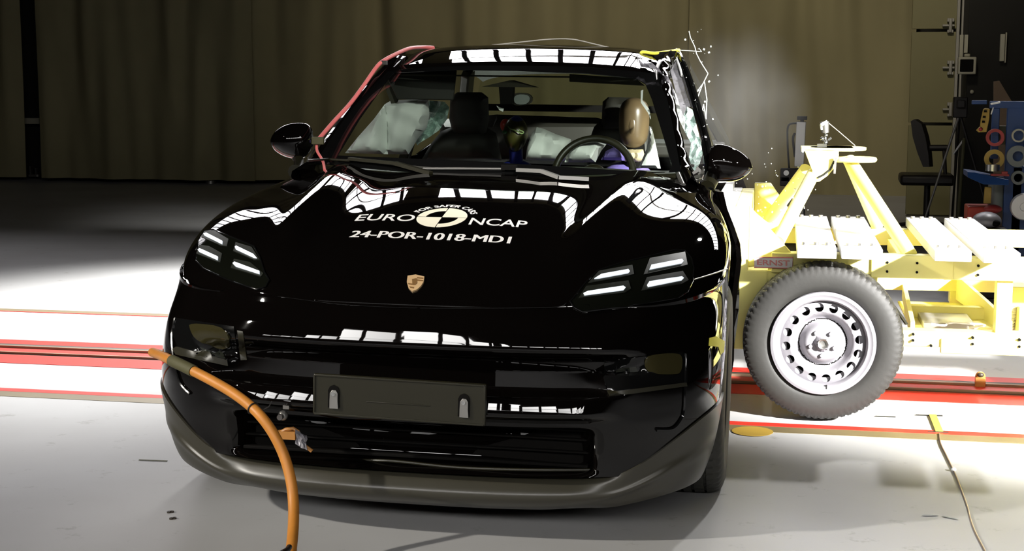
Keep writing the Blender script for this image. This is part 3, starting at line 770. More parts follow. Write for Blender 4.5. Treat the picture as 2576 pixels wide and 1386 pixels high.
# rear body shell
vs = []; fs = []
for j, (z, xx, y1) in enumerate([(.25, .93, 4.62), (.5, .96, 4.74), (.8, .95, 4.72), (1.02, .90, 4.66), (1.08, .82, 4.58)]):
    for (x, y) in [(-xx, 3.75), (-xx, 4.3), (-xx*.9, y1-.12), (-xx*.5, y1), (xx*.5, y1), (xx*.9, y1-.12), (xx, 4.3), (xx, 3.75)]: vs.append(Vector((x, y, z)))
for j in range(4):
    for i in range(7): a = j*8+i; fs.append((a, a+1, a+9, a+8))
v2, f2 = shell(vs, fs, [Vector((-v.x*.02, -.02, 0)) for v in vs]); mb = MB(); mb.add(v2, f2); mb.build('rear_body', M['paint'], car)
for s in (-1, 1):
    mb = MB(); mb.bar((s*.60, 3.75, 1.50), (s*.80, 4.5, 1.06), .12, .05, (s, 0, .3)); mb.build('rear_pillar', M['trim'], car, bevel=.01)
    mb = MB(); mb.bar((s*.63, 3.0, 1.5), (s*.80, 3.1, 1.02), .07, .05, (s, 0, .3)); mb.build('door_pillar', M['trim'], car, bevel=.01)
mb = MB(); mb.bb((-.80, 3.95, 1.02), (.80, 4.55, 1.10)); mb.build('parcel_shelf', M['seat'], car, bevel=.02)
mb = MB(); mb.add([(-.6, 4.15, 1.50), (.6, 4.15, 1.50), (.76, 4.55, 1.10), (-.76, 4.55, 1.10)], [(0, 1, 2, 3)]); mb.build('rear_window', M['glass'], car, smooth=False)
# mirrors
def mirror(top, bot, y, name_m, outer_left, label=None):
    n_ = 16; vs = []; fs = []; sg = 22
    for i in range(n_+1):
        t = i/n_; ut = top[0][0]+(top[-1][0]-top[0][0])*t
        vt = interp(sorted(top), ut); vb = interp(sorted(bot), ut)
        a = Q(ut, vt, y); b_ = Q(ut, vb, y); c = (a+b_)/2; h = max(.003, (a-b_).length/2); dp = h*.95
        for k in range(sg):
            an = 2*PI*k/sg; yy = math.sin(an)*dp; yy = yy if yy < 0 else yy*.55
            vs.append(c+Vector((0, yy, math.cos(an)*h)))
    for i in range(n_):
        for k in range(sg): fs.append((i*sg+k, i*sg+(k+1) % sg, (i+1)*sg+(k+1) % sg, (i+1)*sg+k))
    fs.append(tuple(range(sg))); fs.append(tuple(n_*sg+k for k in range(sg))[::-1])
    mb = MB(); mb.add(vs, fs); return mb
mL = mirror([(680, 352), (690, 334), (706, 320), (728, 311), (758, 308), (778, 314), (787, 330)], [(680, 358), (690, 376), (706, 388), (728, 397), (758, 400), (778, 384), (787, 365)], 1.66, 'm', True).build('door_mirror', M['paint'], car)
mb = MB(); mb.tube(spline([Q(745, 392, 1.66), Q(752, 405, 1.62), Q(750, 424, 1.56), Q(742, 432, 1.50)], 5), [.022]*15+[.03], 10); mb.build('mirror_foot', M['trim'], mL)
mR = mirror([(1785, 372), (1800, 362), (1825, 364), (1850, 374), (1872, 388), (1888, 405), (1893, 420)], [(1785, 455), (1800, 459), (1825, 459), (1850, 456), (1872, 447), (1888, 432), (1893, 424)], 1.66, 'm', False).build('door_mirror', M['paint'], car)
mb = MB(); mb.tube(spline([Q(1795, 440, 1.66), Q(1788, 455, 1.64), Q(1780, 470, 1.60)], 5), [.03]*11, 10); mb.build('mirror_foot', M['trim'], mR)
# cowl panel and wipers
vs = []; fs = []
for i in range(41):
    s = 2*i/40-1; a = wsp(s, .0); b_ = cowl(s*.975); b_.z = hoodz(b_.x, b_.y)-.018
    vs += [a+Vector((0, .02, .0)), a.lerp(b_, .5)+Vector((0, 0, -.012)), b_+Vector((0, -.02, -.004))]
for i in range(40):
    for k in range(2): a = i*3+k; fs.append((a, a+1, a+4, a+3))
v2, f2 = shell(vs, fs, [Vector((0, 0, -.01))]*len(vs)); mb = MB(); mb.add(v2, f2); mb.build('cowl_panel', M['trim'], car)
def onws(u, v, lift):
    o, d = cray(u, v); d.normalize(); r = WB.ray_cast(o, d)
    if r[0] is None: return Q(u, v, 1.15)
    n_ = r[1] if r[1].dot(d) < 0 else -r[1]; return r[0]+n_*lift
wp = MB(); wp.tube([onws(774, 404, .012), onws(830, 406, .012), onws(884, 410, .012)], .005, 8); wp.bar(onws(884, 409, .02), onws(1000, 424, .028), .018, .012); wp.bar(onws(1000, 424, .028), Q(1084, 436, 1.16), .022, .014)
w1 = wp.build('windscreen_wiper', M['trim'], car); mb = MB(); mb.tube([onws(880, 406, .010), onws(1000, 420, .010), onws(1090, 428, .010)], .004, 6); mb.build('blade', M['rubber'], w1)
wp = MB(); wp.bar(Q(1300, 427, 1.17), Q(1362, 430, 1.15), .018, .014); wp.bar(Q(1362, 430, 1.15), Q(1406, 446, 1.13), .02, .014); wp.bar(Q(1406, 446, 1.13), Q(1481, 450, 1.15), .02, .014)
w2 = wp.build('windscreen_wiper', M['steel'], car); mb = MB(); mb.tube([onws(1066, 430, .012), onws(1160, 430, .012), onws(1270, 431, .012)], .0055, 8); mb.build('blade', M['steel'], w2)
mb = MB(); mb.box(onws(1282, 430, .018), (.06, .02, .018)); mb.build('blade_joint', M['void'], w2)

# ---- wheels
def tyre(c, R, Wd, axis, rimr, m, parent, lugs=64, segx=256):
    """solid tyre with cut shoulder lugs; axis = outward direction"""
    prof = [(rimr, -.40), (rimr+.008, -.46), (rimr+.25*(R-rimr), -.50), (rimr+.6*(R-rimr), -.505), (R-.025, -.47), (R-.010, -.43), (R-.003, -.36), (R, -.28), (R, -.27), (R-.007, -.265), (R-.007, -.235), (R, -.23), (R+.001, -.10), (R-.007, -.095), (R-.007, -.06), (R+.001, -.055)]
    prof = prof+[(r, -h) for r, h in prof[::-1]]; ax = Vector(axis).normalized(); u = ax.orthogonal().normalized(); w_ = ax.cross(u); vs = []; fs = []; mN = len(prof)
    for k in range(segx):
        an = 2*PI*k/segx; dr = u*math.cos(an)+w_*math.sin(an)
        for (r, h) in prof:
            rr = r; a = abs(h)
            if .11 < a < .445 and r > R-.03:
                ph = (k*lugs/segx + a*1.4) % 1
                if ph < .30: rr = r-(.007 if a > .24 else .006)
            vs.append(Vector(c)+dr*rr+ax*h*Wd)
    for k in range(segx):
        k2 = (k+1) % segx
        for i in range(mN-1): fs.append((k*mN+i, k*mN+i+1, k2*mN+i+1, k2*mN+i))
        fs.append((k*mN+mN-1, k*mN, k2*mN, k2*mN+mN-1))
    mb = MB(); mb.add(vs, fs); return mb
for (x, y) in ((.835, .88), (-.835, .88), (.80, 3.77), (-.82, 3.77)):
    s = 1 if x > 0 else -1; wh = tyre((x, y, .375), .375, .25, (s, 0, 0), .245, None, None, 62, 248).build('wheel_tyre', M['rubber'], car)
    mb = MB(); mb.lathe([(.0, .03), (.06, .04), (.20, .05), (.235, .10), (.247, .11), (.247, -.1), (.0, -.1)], (x, y, .375), (s, 0, 0), 40); mb.build('rim', M['gloss'], wh)
for y_ in (.88, 3.77): mb = MB(); mb.cyl((-.8, y_, .37), (.76, y_, .37), .04, 14); mb.build('axle', M['void'], car)
# yellow target sticker at the wheel arch
drape([(1784, 850), (1800, 846), (1822, 858), (1820, 885), (1812, 892), (1806, 872), (1782, 870)], .002, 6, .001).build('yellow_sticker', M['yeltape'], car)

# ---- cabin
mb = MB(); vs = []; fs = []; pts_ = []
for j in range(11):
    t = j/10
    for i in range(31):
        s = 2*i/30-1; y = 1.26+.16*abs(s)**2+(1.88-1.30)*t; z = 1.035+.045*math.sin(PI*min(1, t*1.05)*.55)+.008*math.sin(s*5); x = s*(.715-.02*t)
        if t > .9: z -= .03
        vs.append(Vector((x, y, z)))
for j in range(10):
    for i in range(30): a = j*31+i; fs.append((a, a+1, a+32, a+31))
v2, f2 = shell(vs, fs, [Vector((0, 0, -.06))]*len(vs)); mb.add(v2, f2); dash = mb.build('dashboard', M['dash'], car)
mb = MB(); mb.bb((-.68, 1.84, .7), (.66, 1.88, 1.06)); mb.build('dash_front', M['dash'], dash)
# steering wheel
swc = Vector((.318, 2.06, 1.035)); tl = math.radians(24); e1 = Vector((1, 0, 0)); e2 = Vector((0, math.sin(tl), math.cos(tl)))
mb = MB(); mb.tube([swc+(e1*math.cos(a)+e2*math.sin(a))*.172 for a in [2*PI*k/56 for k in range(56)]], .0165, 12, closed=True); sw = mb.build('steering_wheel', M['trim'], car)
mb = MB(); mb.ball(swc, (.06, .03, .05)); mb.bar(swc, swc+e1*.17-e2*.02, .03, .02); mb.bar(swc, swc-e1*.17-e2*.02, .03, .02); mb.cyl(swc, swc+Vector((0, -.25, -.09)), .04, 16); mb.build('hub', M['trim'], sw)
# airbags
def folds(a, b_): return .012*math.sin(a*.11+b_*.03)+.008*math.sin(a*.05-b_*.09)
pillow([(868, 385), (900, 345), (940, 300), (968, 262), (976, 300), (974, 350), (976, 388)], 2.15, .07, 10, 26, fn=folds).build('side_curtain_airbag', M['airbag'], car)
pillow([(968, 262), (985, 252), (1040, 250), (1078, 252), (1080, 290), (1074, 320), (1050, 350), (1028, 388), (972, 388), (974, 330)], 2.2, .09, 10, 34, fn=folds).build('side_curtain_airbag', M['airbag'], car)
sheet([(1072, 252), (1118, 256), (1130, 270), (1124, 300), (1104, 328), (1080, 345), (1058, 358), (1050, 366), (1040, 350), (1070, 318), (1078, 290)], lambda a, b_: 2.32+.03*math.sin(a*.2+b_*.13), M['shatter'], 'torn_side_glass', car, jag=.012)
pillow([(1322, 402), (1326, 370), (1336, 338), (1350, 320), (1368, 324), (1400, 338), (1436, 350), (1436, 405)], 2.32, .09, 9, 26, fn=folds).build('centre_airbag', M['airbag'], car)
pillow([(1420, 408), (1432, 372), (1460, 356), (1500, 356), (1526, 362), (1512, 380), (1498, 408)], 2.2, .07, 9, 22, fn=folds).build('steering_wheel_airbag', M['airbag'], car)
pillow([(1606, 422), (1626, 376), (1636, 320), (1642, 330), (1652, 375), (1662, 424)], 2.3, .05, 7, 14).build('side_curtain_airbag', M['airbag'], car)
sheet([(1612, 228), (1618, 226), (1616, 252), (1634, 276), (1637, 300), (1630, 284), (1612, 258)], lambda a, b_: 2.2, M['airbag'], 'airbag_edge', car, step=5)
# seats
def seat(hp, bp, y):
    s_ = pillow(bp, y+.02, .09, 14, 40).build('seat_back', M['seat'], car); pillow(hp, y-.02, .07, 12, 26).build('headrest', M['seat'], s_); return s_
seat([(1133, 245), (1150, 232), (1212, 232), (1228, 245), (1230, 300), (1222, 338), (1180, 345), (1140, 338), (1130, 300)], [(1110, 330), (1140, 318), (1220, 318), (1248, 335), (1262, 402), (1060, 402), (1085, 360)], 2.75)
seat([(1516, 256), (1530, 244), (1600, 246), (1612, 262), (1608, 320), (1560, 340), (1512, 330)], [(1494, 320), (1512, 300), (1600, 300), (1640, 320), (1660, 420), (1470, 415), (1480, 360)], 2.86)
pillow([(1110, 300), (1250, 288), (1500, 296), (1560, 310), (1560, 420), (1100, 402)], 3.55, .12, 20, 40).build('rear_bench', M['seat'], car)
# roof console, mirror, visors
mb = MB(); q = [Q(1212, 218, 2.0), Q(1282, 202, 1.98), Q(1345, 220, 2.0)]; mb.prism(q, (0, .12, .0)); con = mb.build('roof_console', M['liner'], car, smooth=False)
mb = MB(); mb.prism([Q(1254, 216, 2.0), Q(1290, 216, 2.0), Q(1288, 262, 2.0), Q(1258, 264, 2.0)], (0, .06, 0)); mb.build('camera_housing', M['void'], con, bevel=.004)
mb = MB(); mb.prism([Q(a, b_, 2.05) for a, b_ in roundpoly([(1285, 233), (1336, 234), (1340, 262), (1286, 268)])], (0, .03, 0)); rm = mb.build('interior_mirror', M['trim'], car)
mb = MB(); mb.prism([Q(a, b_, 2.046) for a, b_ in roundpoly([(1293, 237), (1334, 238), (1331, 262), (1294, 264)])], (0, -.004, 0)); mb.build('mirror_glass', M['greytape'], rm)
mb = MB(); mb.prism([Q(1249, 266, 2.05), Q(1256, 270, 2.05), Q(1267, 273, 2.05), Q(1265, 281, 2.05), Q(1256, 277, 2.05)], (0, .01, 0)); mb.build('white_tag', M['airbag'], rm)
mb = MB(); mb.prism([Q(968, 180, 2.12), Q(1148, 176, 2.12), Q(1146, 196, 2.10), Q(1140, 252, 2.10), Q(1000, 250, 2.10), Q(975, 200, 2.12)], (0, .015, 0)); mb.build('sun_visor', M['seat'], car, bevel=.004)
mb = MB(); mb.prism([Q(1432, 186, 2.1), Q(1600, 198, 2.1), Q(1622, 216, 2.1), Q(1432, 206, 2.1)], (0, .015, 0)); mb.build('sun_visor', M['liner'], car, bevel=.004)
mb = MB(); mb.prism([Q(962, 180, 2.14), Q(985, 184, 2.14), Q(1000, 250, 2.16), Q(990, 275, 2.16), Q(972, 230, 2.15)], (0, .02, 0)); mb.build('pillar_lining', M['liner'], car)
mb = MB(); mb.bb((-.60, 3.3, 1.28), (.58, 3.36, 1.315)); mb.build('rear_roller_blind', M['void'], car)

# ================================================================== DUMMIES (in the car)
def W(q): return CARM @ q
hc = Q(1595, 310, 2.62)
hd = MB()
def headfn(d, q):
    q = Vector((q.x, q.y, math.copysign(abs(d.z)**.75, d.z)*.119)); k_ = (1-abs(d.z)**3.2)**.5/max(.05, math.sqrt(max(1e-6, 1-d.z*d.z))); q.x *= k_; q.y *= k_
    if d.z < -.1: q.x *= 1-.14*abs(d.z)
    if d.y < -.5: q.y *= .96
    return q
dm = thing('crash_test_dummy', tuple(W(hc)), 'tan faced adult crash test dummy in the driver seat behind the steering wheel', 'dummy')
def local(mb, root): mb.v = [CARM @ p - root.location for p in mb.v]; return mb
mb = MB(); mb.ball(hc, (.071, .095, .119), 32, 20, headfn)
mb.ball(hc+Vector((0, -.082, -.012)), (.020, .012, .05), 14, 10)   # nose ridge
local(mb, dm).build('head', M['tan'], dm)
mb = MB(); mb.tube([hc+Vector((0, .01, -.09)), hc+Vector((0, .03, -.20))], [.05, .06], 20); local(mb, dm).build('neck', M['void'], dm)
mb = pillow([(1566, 376), (1592, 372), (1618, 376), (1624, 402), (1606, 408), (1572, 406), (1560, 392)], 2.60, .06, 7, 14, fn=lambda a, b_: .006*math.sin(a*.4)); local(mb, dm).build('neck_cloth', M['beige'], dm, label='crumpled beige neck cloth')
mb = MB(); tc_ = hc+Vector((-.03, .03, -.42)); mb.ball(tc_, (.20, .13, .24), 28, 18); mb.tube(spline([tc_+Vector((-.17, 0, .14)), tc_+Vector((-.26, -.12, .02)), tc_+Vector((-.18, -.34, -.02))], 6), .045, 14); mb.tube(spline([tc_+Vector((.15, 0, .14)), tc_+Vector((.2, -.12, .02)), tc_+Vector((.14, -.34, -.02))], 6), .045, 14); local(mb, dm).build('torso', M['purple'], dm, label='purple shirt')
mb = pillow([(1512, 402), (1524, 380), (1545, 370), (1566, 378), (1572, 404)], 2.5, .06, 7, 16); local(mb, dm).build('shoulder', M['purple'], dm)
cc = Q(1297, 338, 3.15); cdm = thing('crash_test_dummy', tuple(W(cc)), 'olive headed child crash test dummy with blue cap mark in the rear seat', 'dummy')
mb = MB(); mb.ball(cc, (.064, .08, .092), 30, 18, lambda d, q: Vector((q.x*(1-.22*max(0, -d.z)), q.y, q.z))); local(mb, cdm).build('head', M['olivehead'], cdm)
mb = MB(); mb.ball(cc+Vector((.004, -.004, .056)), (.038, .052, .040), 24, 14); local(mb, cdm).build('blue_cap_mark', M['blue'], cdm)
mb = MB(); mb.ball(cc+Vector((-.055, .01, .045)), (.028, .03, .034), 16, 10); local(mb, cdm).build('red_mark', M['redmark'], cdm)
mb = MB(); mb.ball(cc+Vector((-.040, -.010, .012)), (.026, .060, .016), 16, 10); local(mb, cdm).build('green_mark', M['green'], cdm)
mb = MB(); mb.tube(spline([Q(1278, 318, 3.065), Q(1284, 324, 3.06), Q(1296, 328, 3.058), Q(1312, 336, 3.062), Q(1317, 332, 3.07), Q(1304, 326, 3.06)], 4), .003, 6); local(mb, cdm).build('chalk_line', M['lime'], cdm)
mb = MB(); mb.tube([cc+Vector((0, .01, -.07)), cc+Vector((0, .03, -.14))], .035, 16); mb.ball(cc+Vector((0, .04, -.30)), (.15, .09, .17), 24, 14); local(mb, cdm).build('torso', M['blue'], cdm, label='blue torso')

# ================================================================== CABLES ON THE CAR
def cable(name, pts, r, mt, label, cat, seg=10, n=8, root=None):
    pts = [W(p) for p in pts]; mb = MB(); mb.tube(spline(pts, n), r, seg); o = mb.build(name, mt); tag(o, label, cat); return o
hp = [(384, 886, .62), (402, 893, .50), (428, 905, .38), (480, 930, .20), (545, 964, .04), (600, 998, -.06), (648, 1038, -.10), (686, 1088, -.12), (714, 1145, -.13), (731, 1205, -.15), (738, 1262, -.18), (738, 1320, -.24), (733, 1380, -.33), (728, 1420, -.40)]
def hosept(a, b_, y):
    p, n_ = hit(a, b_)
    if p is not None and b_ < 1000: return Q(a, b_, p.y-.045)
    return Q(a, b_, y)
hp[0] = (384, 886, .40); hp[1] = (402, 893, .34)
pts = [hosept(a, b_, y) for a, b_, y in hp]
hose = thing('cable_hose', tuple(W(pts[6])), 'thick orange hose curving from the bumper corner down to the floor', 'hose')
sp = spline(pts, 8); mb = MB(); mb.tube(sp, .0165, 18); local(mb, hose).build('hose', M['orange'], hose)
seg_ = [p for p in sp if 0 < 1][17:26]; mb = MB(); mb.tube(seg_, .0195, 18); local(mb, hose).build('tape_wrap', M['olive'], hose, label='olive tape wrapped round the hose')
zi = 46; t_ = (sp[zi+1]-sp[zi-1]).normalized(); ox = t_.orthogonal().normalized(); oy = t_.cross(ox)
mb = MB(); mb.tube([sp[zi]+(ox*math.cos(a)+oy*math.sin(a))*.0185 for a in [2*PI*k/24 for k in range(24)]], .0025, 6, closed=True); local(mb, hose).build('cable_tie', M['blackcable'], hose); mb = MB(); e = Q(664, 1030, -.11); mb.tube([e, e+Vector((.02, -.01, .012)), e+Vector((.03, -.01, .03))], .002, 6); local(mb, hose).build('tie_end', M['blackcable'], hose)
cable('floor_cable', [Q(728, 1376, -.5), Q(722, 1384, -.6), Q(708, 1392, -.7)], .008, M['blackcable'], 'short black cable beside the foot of the orange hose', 'cable')
# red cable up the pillar
rp = [Q(817, 428, 1.24), Q(812, 405, 1.33), Q(798, 380, 1.40), Q(797, 362, 1.43)]
cable('red_cable', rp, .0058, M['red'], 'short loose red cable between bonnet corner and windscreen pillar', 'cable')
rp = [Q(802, 350, 1.44), Q(838, 308, 1.55), Q(880, 262, 1.68), Q(915, 215, 1.82), Q(945, 172, 1.95), Q(962, 155, 2.0), Q(992, 138, 2.12), Q(1030, 122, 2.28), Q(1062, 119, 2.42), Q(1090, 120, 2.5)]
cable('red_cable', rp, .0090, M['red'], 'thick red cable taped along the windscreen pillar and over the roof corner', 'cable')
cable('red_cable', [Q(880, 430, 1.22), Q(890, 442, 1.17), Q(905, 447, 1.15), Q(960, 449, 1.15), Q(1010, 453, 1.16)], .0035, M['redmark'], 'thin red wire lying along the rear edge of the bonnet', 'cable')
mb = MB(); mb.box(Q(800, 354, 1.42), (.05, .02, .03)); mb.v = [W(p) for p in mb.v]; tag(mb.build('tape_patch', M['olive'], smooth=False, bevel=.003), 'olive tape patch holding the red cable at the pillar foot', 'tape')
mb = MB(); mb.box(Q(966, 158, 1.99), (.03, .015, .02)); mb.v = [W(p) for p in mb.v]; tag(mb.build('tape_patch', M['blacktape'], smooth=False, bevel=.003), 'dark tape patch holding the red cable at the roof corner', 'tape')
cable('thin_wire', [Q(1215, 116, 2.5), Q(1300, 107, 2.5), Q(1380, 99, 2.5), Q(1440, 99, 2.48), Q(1500, 112, 2.45), Q(1560, 126, 2.42), Q(1620, 138, 2.4), Q(1660, 152, 2.38)], .003, M['wire'], 'thin pale wire arching above the roof', 'wire')
mb = MB(); mb.tube([W(p) for p in spline([Q(1612, 140, 2.32), Q(1616, 131, 2.32), Q(1645, 134, 2.34), Q(1675, 131, 2.4), Q(1708, 126, 2.55)], 6)], .0075, 8)
tag(mb.build('tape_strip', M['yeltape']), 'bright yellow tape strip on the torn roof edge', 'tape')
mb = MB(); mb.tube([W(p) for p in spline([Q(1702, 124, 2.55), Q(1700, 140, 2.5), Q(1710, 170, 2.36), Q(1716, 190, 2.3)], 6)], .006, 8); tag(mb.build('bent_seal', M['white']), 'pale bent seal hanging from the yellow tape at the roof corner', 'seal')
# broken bits at the bumper
wr = MB(); bw = Q(758, 1100, -.02)
rnd = random.Random(4)
vs = []; fs = []
for i in range(7):
    for k in range(5): vs.append(Q(744+i*4.5+rnd.uniform(-2, 2), 1082+k*9+i*2.5+rnd.uniform(-2, 2), -.02+rnd.uniform(-.012, .012)))
for i in range(6):
    for k in range(4): a = i*5+k; fs.append((a, a+1, a+6, a+5))
v2, f2 = shell(vs, fs, [Vector((0, .004, 0))]*len(vs)); mb = MB(); mb.add([W(p) for p in v2], f2); tag(mb.build('foil_scrap', M['rim'], smooth=False), 'crumpled silver foil scrap hanging in the lower air intake', 'foil')
mb = MB(); mb.tube([W(Q(a, b_, -.0)) for a, b_ in ((705, 1088), (720, 1080), (738, 1078), (750, 1086), (765, 1120), (785, 1135))], .006, 8); mb.box(W(Q(722, 1094, .0)), (.06, .02, .025)); tag(mb.build('broken_bracket', M['amber']), 'broken brown bracket with loose end beside the foil scrap', 'bracket')
mb = MB(); q = W(Q(712, 1045, -.02)); mb.ball(q, .016, 14, 10); mb.cyl(q, q+Vector((0, -.03, 0)), .009, 14); mb.box(q+Vector((.01, .01, .035)), (.02, .02, .03)); tag(mb.build('small_sensor', M['steel']), 'small dark sensor on the bumper above the broken bracket', 'sensor')

# ================================================================== YELLOW TROLLEY
TR = thing('crash_trolley', (2.0, 2.7, 0), 'yellow wheeled steel crash trolley carrying four white ballast plates, pressed into the car', 'trolley')
def T(mb, name, m, parent=None, **k): return rebase(mb, TR).build(name, m, parent or TR, **k)
YN = 2.2; YF = 3.3
mb = MB(); mb.bb((1.0, YN, .615), (1.80, YN+.10, .70)); mb.bb((1.42, YN-.012, .605), (1.76, YN+.02, .705)); mb.bb((1.72, YN-.008, .602), (3.4, YN+.11, .695)); T(mb, 'near_upper_rail', M['yellow'], bevel=.004)
mb = MB(); mb.bb((.92, YF, .625), (3.4, YF+.10, .705)); T(mb, 'far_upper_rail', M['yellow'], bevel=.004)
mb = MB(); mb.bb((1.5, YN, .31), (3.4, YN+.09, .378)); mb.bb((1.72, YN-.01, .285), (3.4, YN+.02, .35)); T(mb, 'near_lower_rail', M['yellow'], bevel=.004)
mb = MB(); mb.bb((1.2, YF, .40), (3.4, YF+.09, .47)); T(mb, 'far_lower_rail', M['yellow'], bevel=.004)
for x, y in ((1.975, YN+.05), (3.0, YN+.05), (1.905, YF+.05), (2.9, YF+.05)):
    mb = MB(); mb.box((x, y, .49), (.065, .07, .26 if y < 3 else .30)); T(mb, 'frame_post', M['yellow'], bevel=.003)
for x in (1.56, 2.35, 3.1):
    mb = MB(); mb.bb((x, YN+.09, .60), (x+.07, YF, .66)); T(mb, 'cross_beam', M['yellow'], bevel=.003)
# lower pan and gusset
mb = MB(); mb.bb((1.62, 2.55, .335), (2.02, 3.3, .345)); mb.prism([(1.60, YN+.1, .40), (1.64, YF, .43), (1.64, YF, .36), (1.60, YN+.1, .33)], (.02, 0, 0)); mb.prism([(2.02, 2.4, .40), (1.90, YF, .48), (1.90, YF, .36), (2.02, 2.4, .33)], (.02, 0, 0)); mb.bb((1.62, 2.78, .345), (2.02, 2.84, .40)); T(mb, 'lower_pan', M['yellow'], bevel=.002)
# front bulkhead and gussets behind the barrier block
mb = MB(); mb.bb((.90, 2.22, .27), (.985, 3.32, .62)); mb.bb((.84, 2.22, .62), (.90, 3.32, .90)); mb.bb((.84, 2.22, .27), (.90, 3.32, .62))
mb.prism([(.90, 2.24, .90), (.90, 2.24, .63), (1.12, 2.24, .66)], (0, .03, 0)); mb.prism([(.90, 3.28, .93), (.98, 3.28, .93), (1.13, 3.28, .72), (.90, 3.28, .64)], (0, .03, 0))
mb.bb((.985, 2.22, .46), (1.45, 2.26, .62)); mb.prism([(.985, 2.22, .30), (1.2, 2.22, .48), (.985, 2.22, .48)], (0, .03, 0)); mb.bb((.985, 2.5, .40), (1.1, 3.1, .60))
T(mb, 'front_bulkhead', M['yellow'], bevel=.004)
mb = MB(); mb.bb((.76, 2.20, .35), (.84, 3.35, .90)); mb.bb((.76, 2.20, .90), (.80, 3.30, .935)); T(mb, 'barrier_block', M['white'], smooth=False, bevel=.004, label='white deformable barrier block')
# bolts
for (x, z) in ((1.487, .672), (1.487, .633), (1.61, .672), (1.61, .633), (1.86, .666), (1.86, .627), (1.605, .365), (1.605, .338), (1.85, .358), (1.85, .331), (2.04, .355), (2.04, .326), (1.68, .318)):
    mb = MB(); mb.cyl((x, YN-.016, z), (x, YN, z), .0055, 10); T(mb, 'bolt', M['void'])
# ballast plates
for i, (x0, x1) in enumerate(((1.105, 1.265), (1.285, 1.45), (1.655, 1.80), (1.842, 1.985))):
    t = thing('ballast_plate', ((x0+x1)/2, 2.7, .71), ['white ballast plate nearest the car, first on the trolley rails', 'white ballast plate second from the car, beside the slanted tripod leg', 'white ballast plate just right of the tripod leg on the trolley', 'pale metal ballast plate farthest right on the trolley rails'][i], 'ballast plate', 'ballast plates lying across the trolley')
    mb = MB(); mb.bb((x0, 1.93 if i < 3 else 1.90, .712), (x1, 3.42, .755)); rebase(mb, t).build('plate', M['alu'], t, bevel=.003)
    for y in (2.06, 3.36):
        for k in range(3):
            xx = x0+(x1-x0)*(.2+.3*k); mb = MB(); mb.cyl((xx, y, .755), (xx, y, .766), .011, 8); rebase(mb, t).build('bolt_head', M['steel'], t)
# tripod mast
for a_, b__ in (((2055, 436, 2.74), (1957, 606, 2.26)), ((2040, 425, 2.95), (1945, 560, 3.34)), ((2146, 402, 2.80), (2290, 640, 2.27)), ((2150, 404, 2.98), (2225, 568, 3.34))):
    mb = MB(); mb.tube([P(a_[0], a_[1], 1, a_[2]), P(b__[0], b__[1], 1, b__[2])], .030, 20); T(mb, 'mast_leg', M['yellow'])
def TP3(u, v, y): return P(u, v, 1, y)
mb = MB(); mb.bb((1.12, 2.69, 1.118), (1.36, 2.98, 1.132)); mb.lathe([(0, 1.118), (.13, 1.118), (.13, 1.132), (0, 1.132)], (1.29, 2.85, 0), (0, 0, 1), 32)
mb.prism([TP3(a, b_, 2.69) for a, b_ in ((2030, 373), (2118, 376), (2118, 392), (2108, 420), (2092, 440), (2070, 456), (2062, 457), (2058, 443), (2047, 418))], (0, .02, 0)); mast = T(mb, 'mast_head', M['yellow'], bevel=.002)
mb = MB(); q = [TP3(a, b_, 2.688) for a, b_ in ((2064, 447), (2080, 439), (2096, 426), (2105, 408), (2107, 404))]; mb.tube(q, .005, 6); T(mb, 'arc_slot', M['blackcable'], mast)
mb = MB(); q = [TP3(a, b_, 2.67) for a, b_ in ((2110, 396), (2107, 436))]; mb.bar(q[0], q[1], .012, .01); T(mb, 'locking_lever', M['steel'], mast)
mb = MB(); mb.tube([Vector((1.38, 2.78, 1.078))+Vector((.075*math.cos(a) if math.cos(a) > 0 else .12*math.cos(a), .075*math.sin(a), 0)) for a in [2*PI*k/28 for k in range(28)]], .012, 8, closed=True); T(mb, 'ring_handle', M['yellow'], mast)
# instrument on the mast
t = thing('mast_camera', tuple(TP3(2087, 365, 2.85)), 'small silver camera on a ball joint on top of the yellow mast', 'camera'); L_ = lambda mb: rebase(mb, t)
mb = MB(); a = TP3(2085, 306, 2.85); b_ = TP3(2087, 334, 2.85); mb.tube([a, b_], [.021, .017], 20); L_(mb).build('camera_body', M['steel'], t)
mb = MB(); mb.bar(TP3(2076, 314, 2.83), TP3(2092, 305, 2.83), .012, .014); mb.tube([TP3(2076, 312, 2.84), TP3(2078, 326, 2.84)], .006, 8); L_(mb).build('clamp_band', M['white'], t)
mb = MB(); mb.tube([b_, TP3(2088, 365, 2.85)], .006, 10); mb.ball(TP3(2089, 340, 2.85), .010, 12, 8); mb.ball(TP3(2079, 349, 2.84), .010, 12, 8); mb.bar(TP3(2094, 352, 2.84), TP3(2102, 346, 2.84), .010, .010); mb.ball(TP3(2088, 358, 2.85), .012, 12, 8); mb.bar(TP3(2066, 367, 2.83), TP3(2090, 367, 2.83), .02, .02); L_(mb).build('ball_joint', M['chrome'], t)
mb = MB(); mb.tube(spline([TP3(2094, 308, 2.85), TP3(2125, 334, 2.85), TP3(2162, 366, 2.85)], 6), .002, 6); tag(mb.build('guy_wire', M['wire']), 'thin wire from the mast camera down to the mast plate', 'wire')
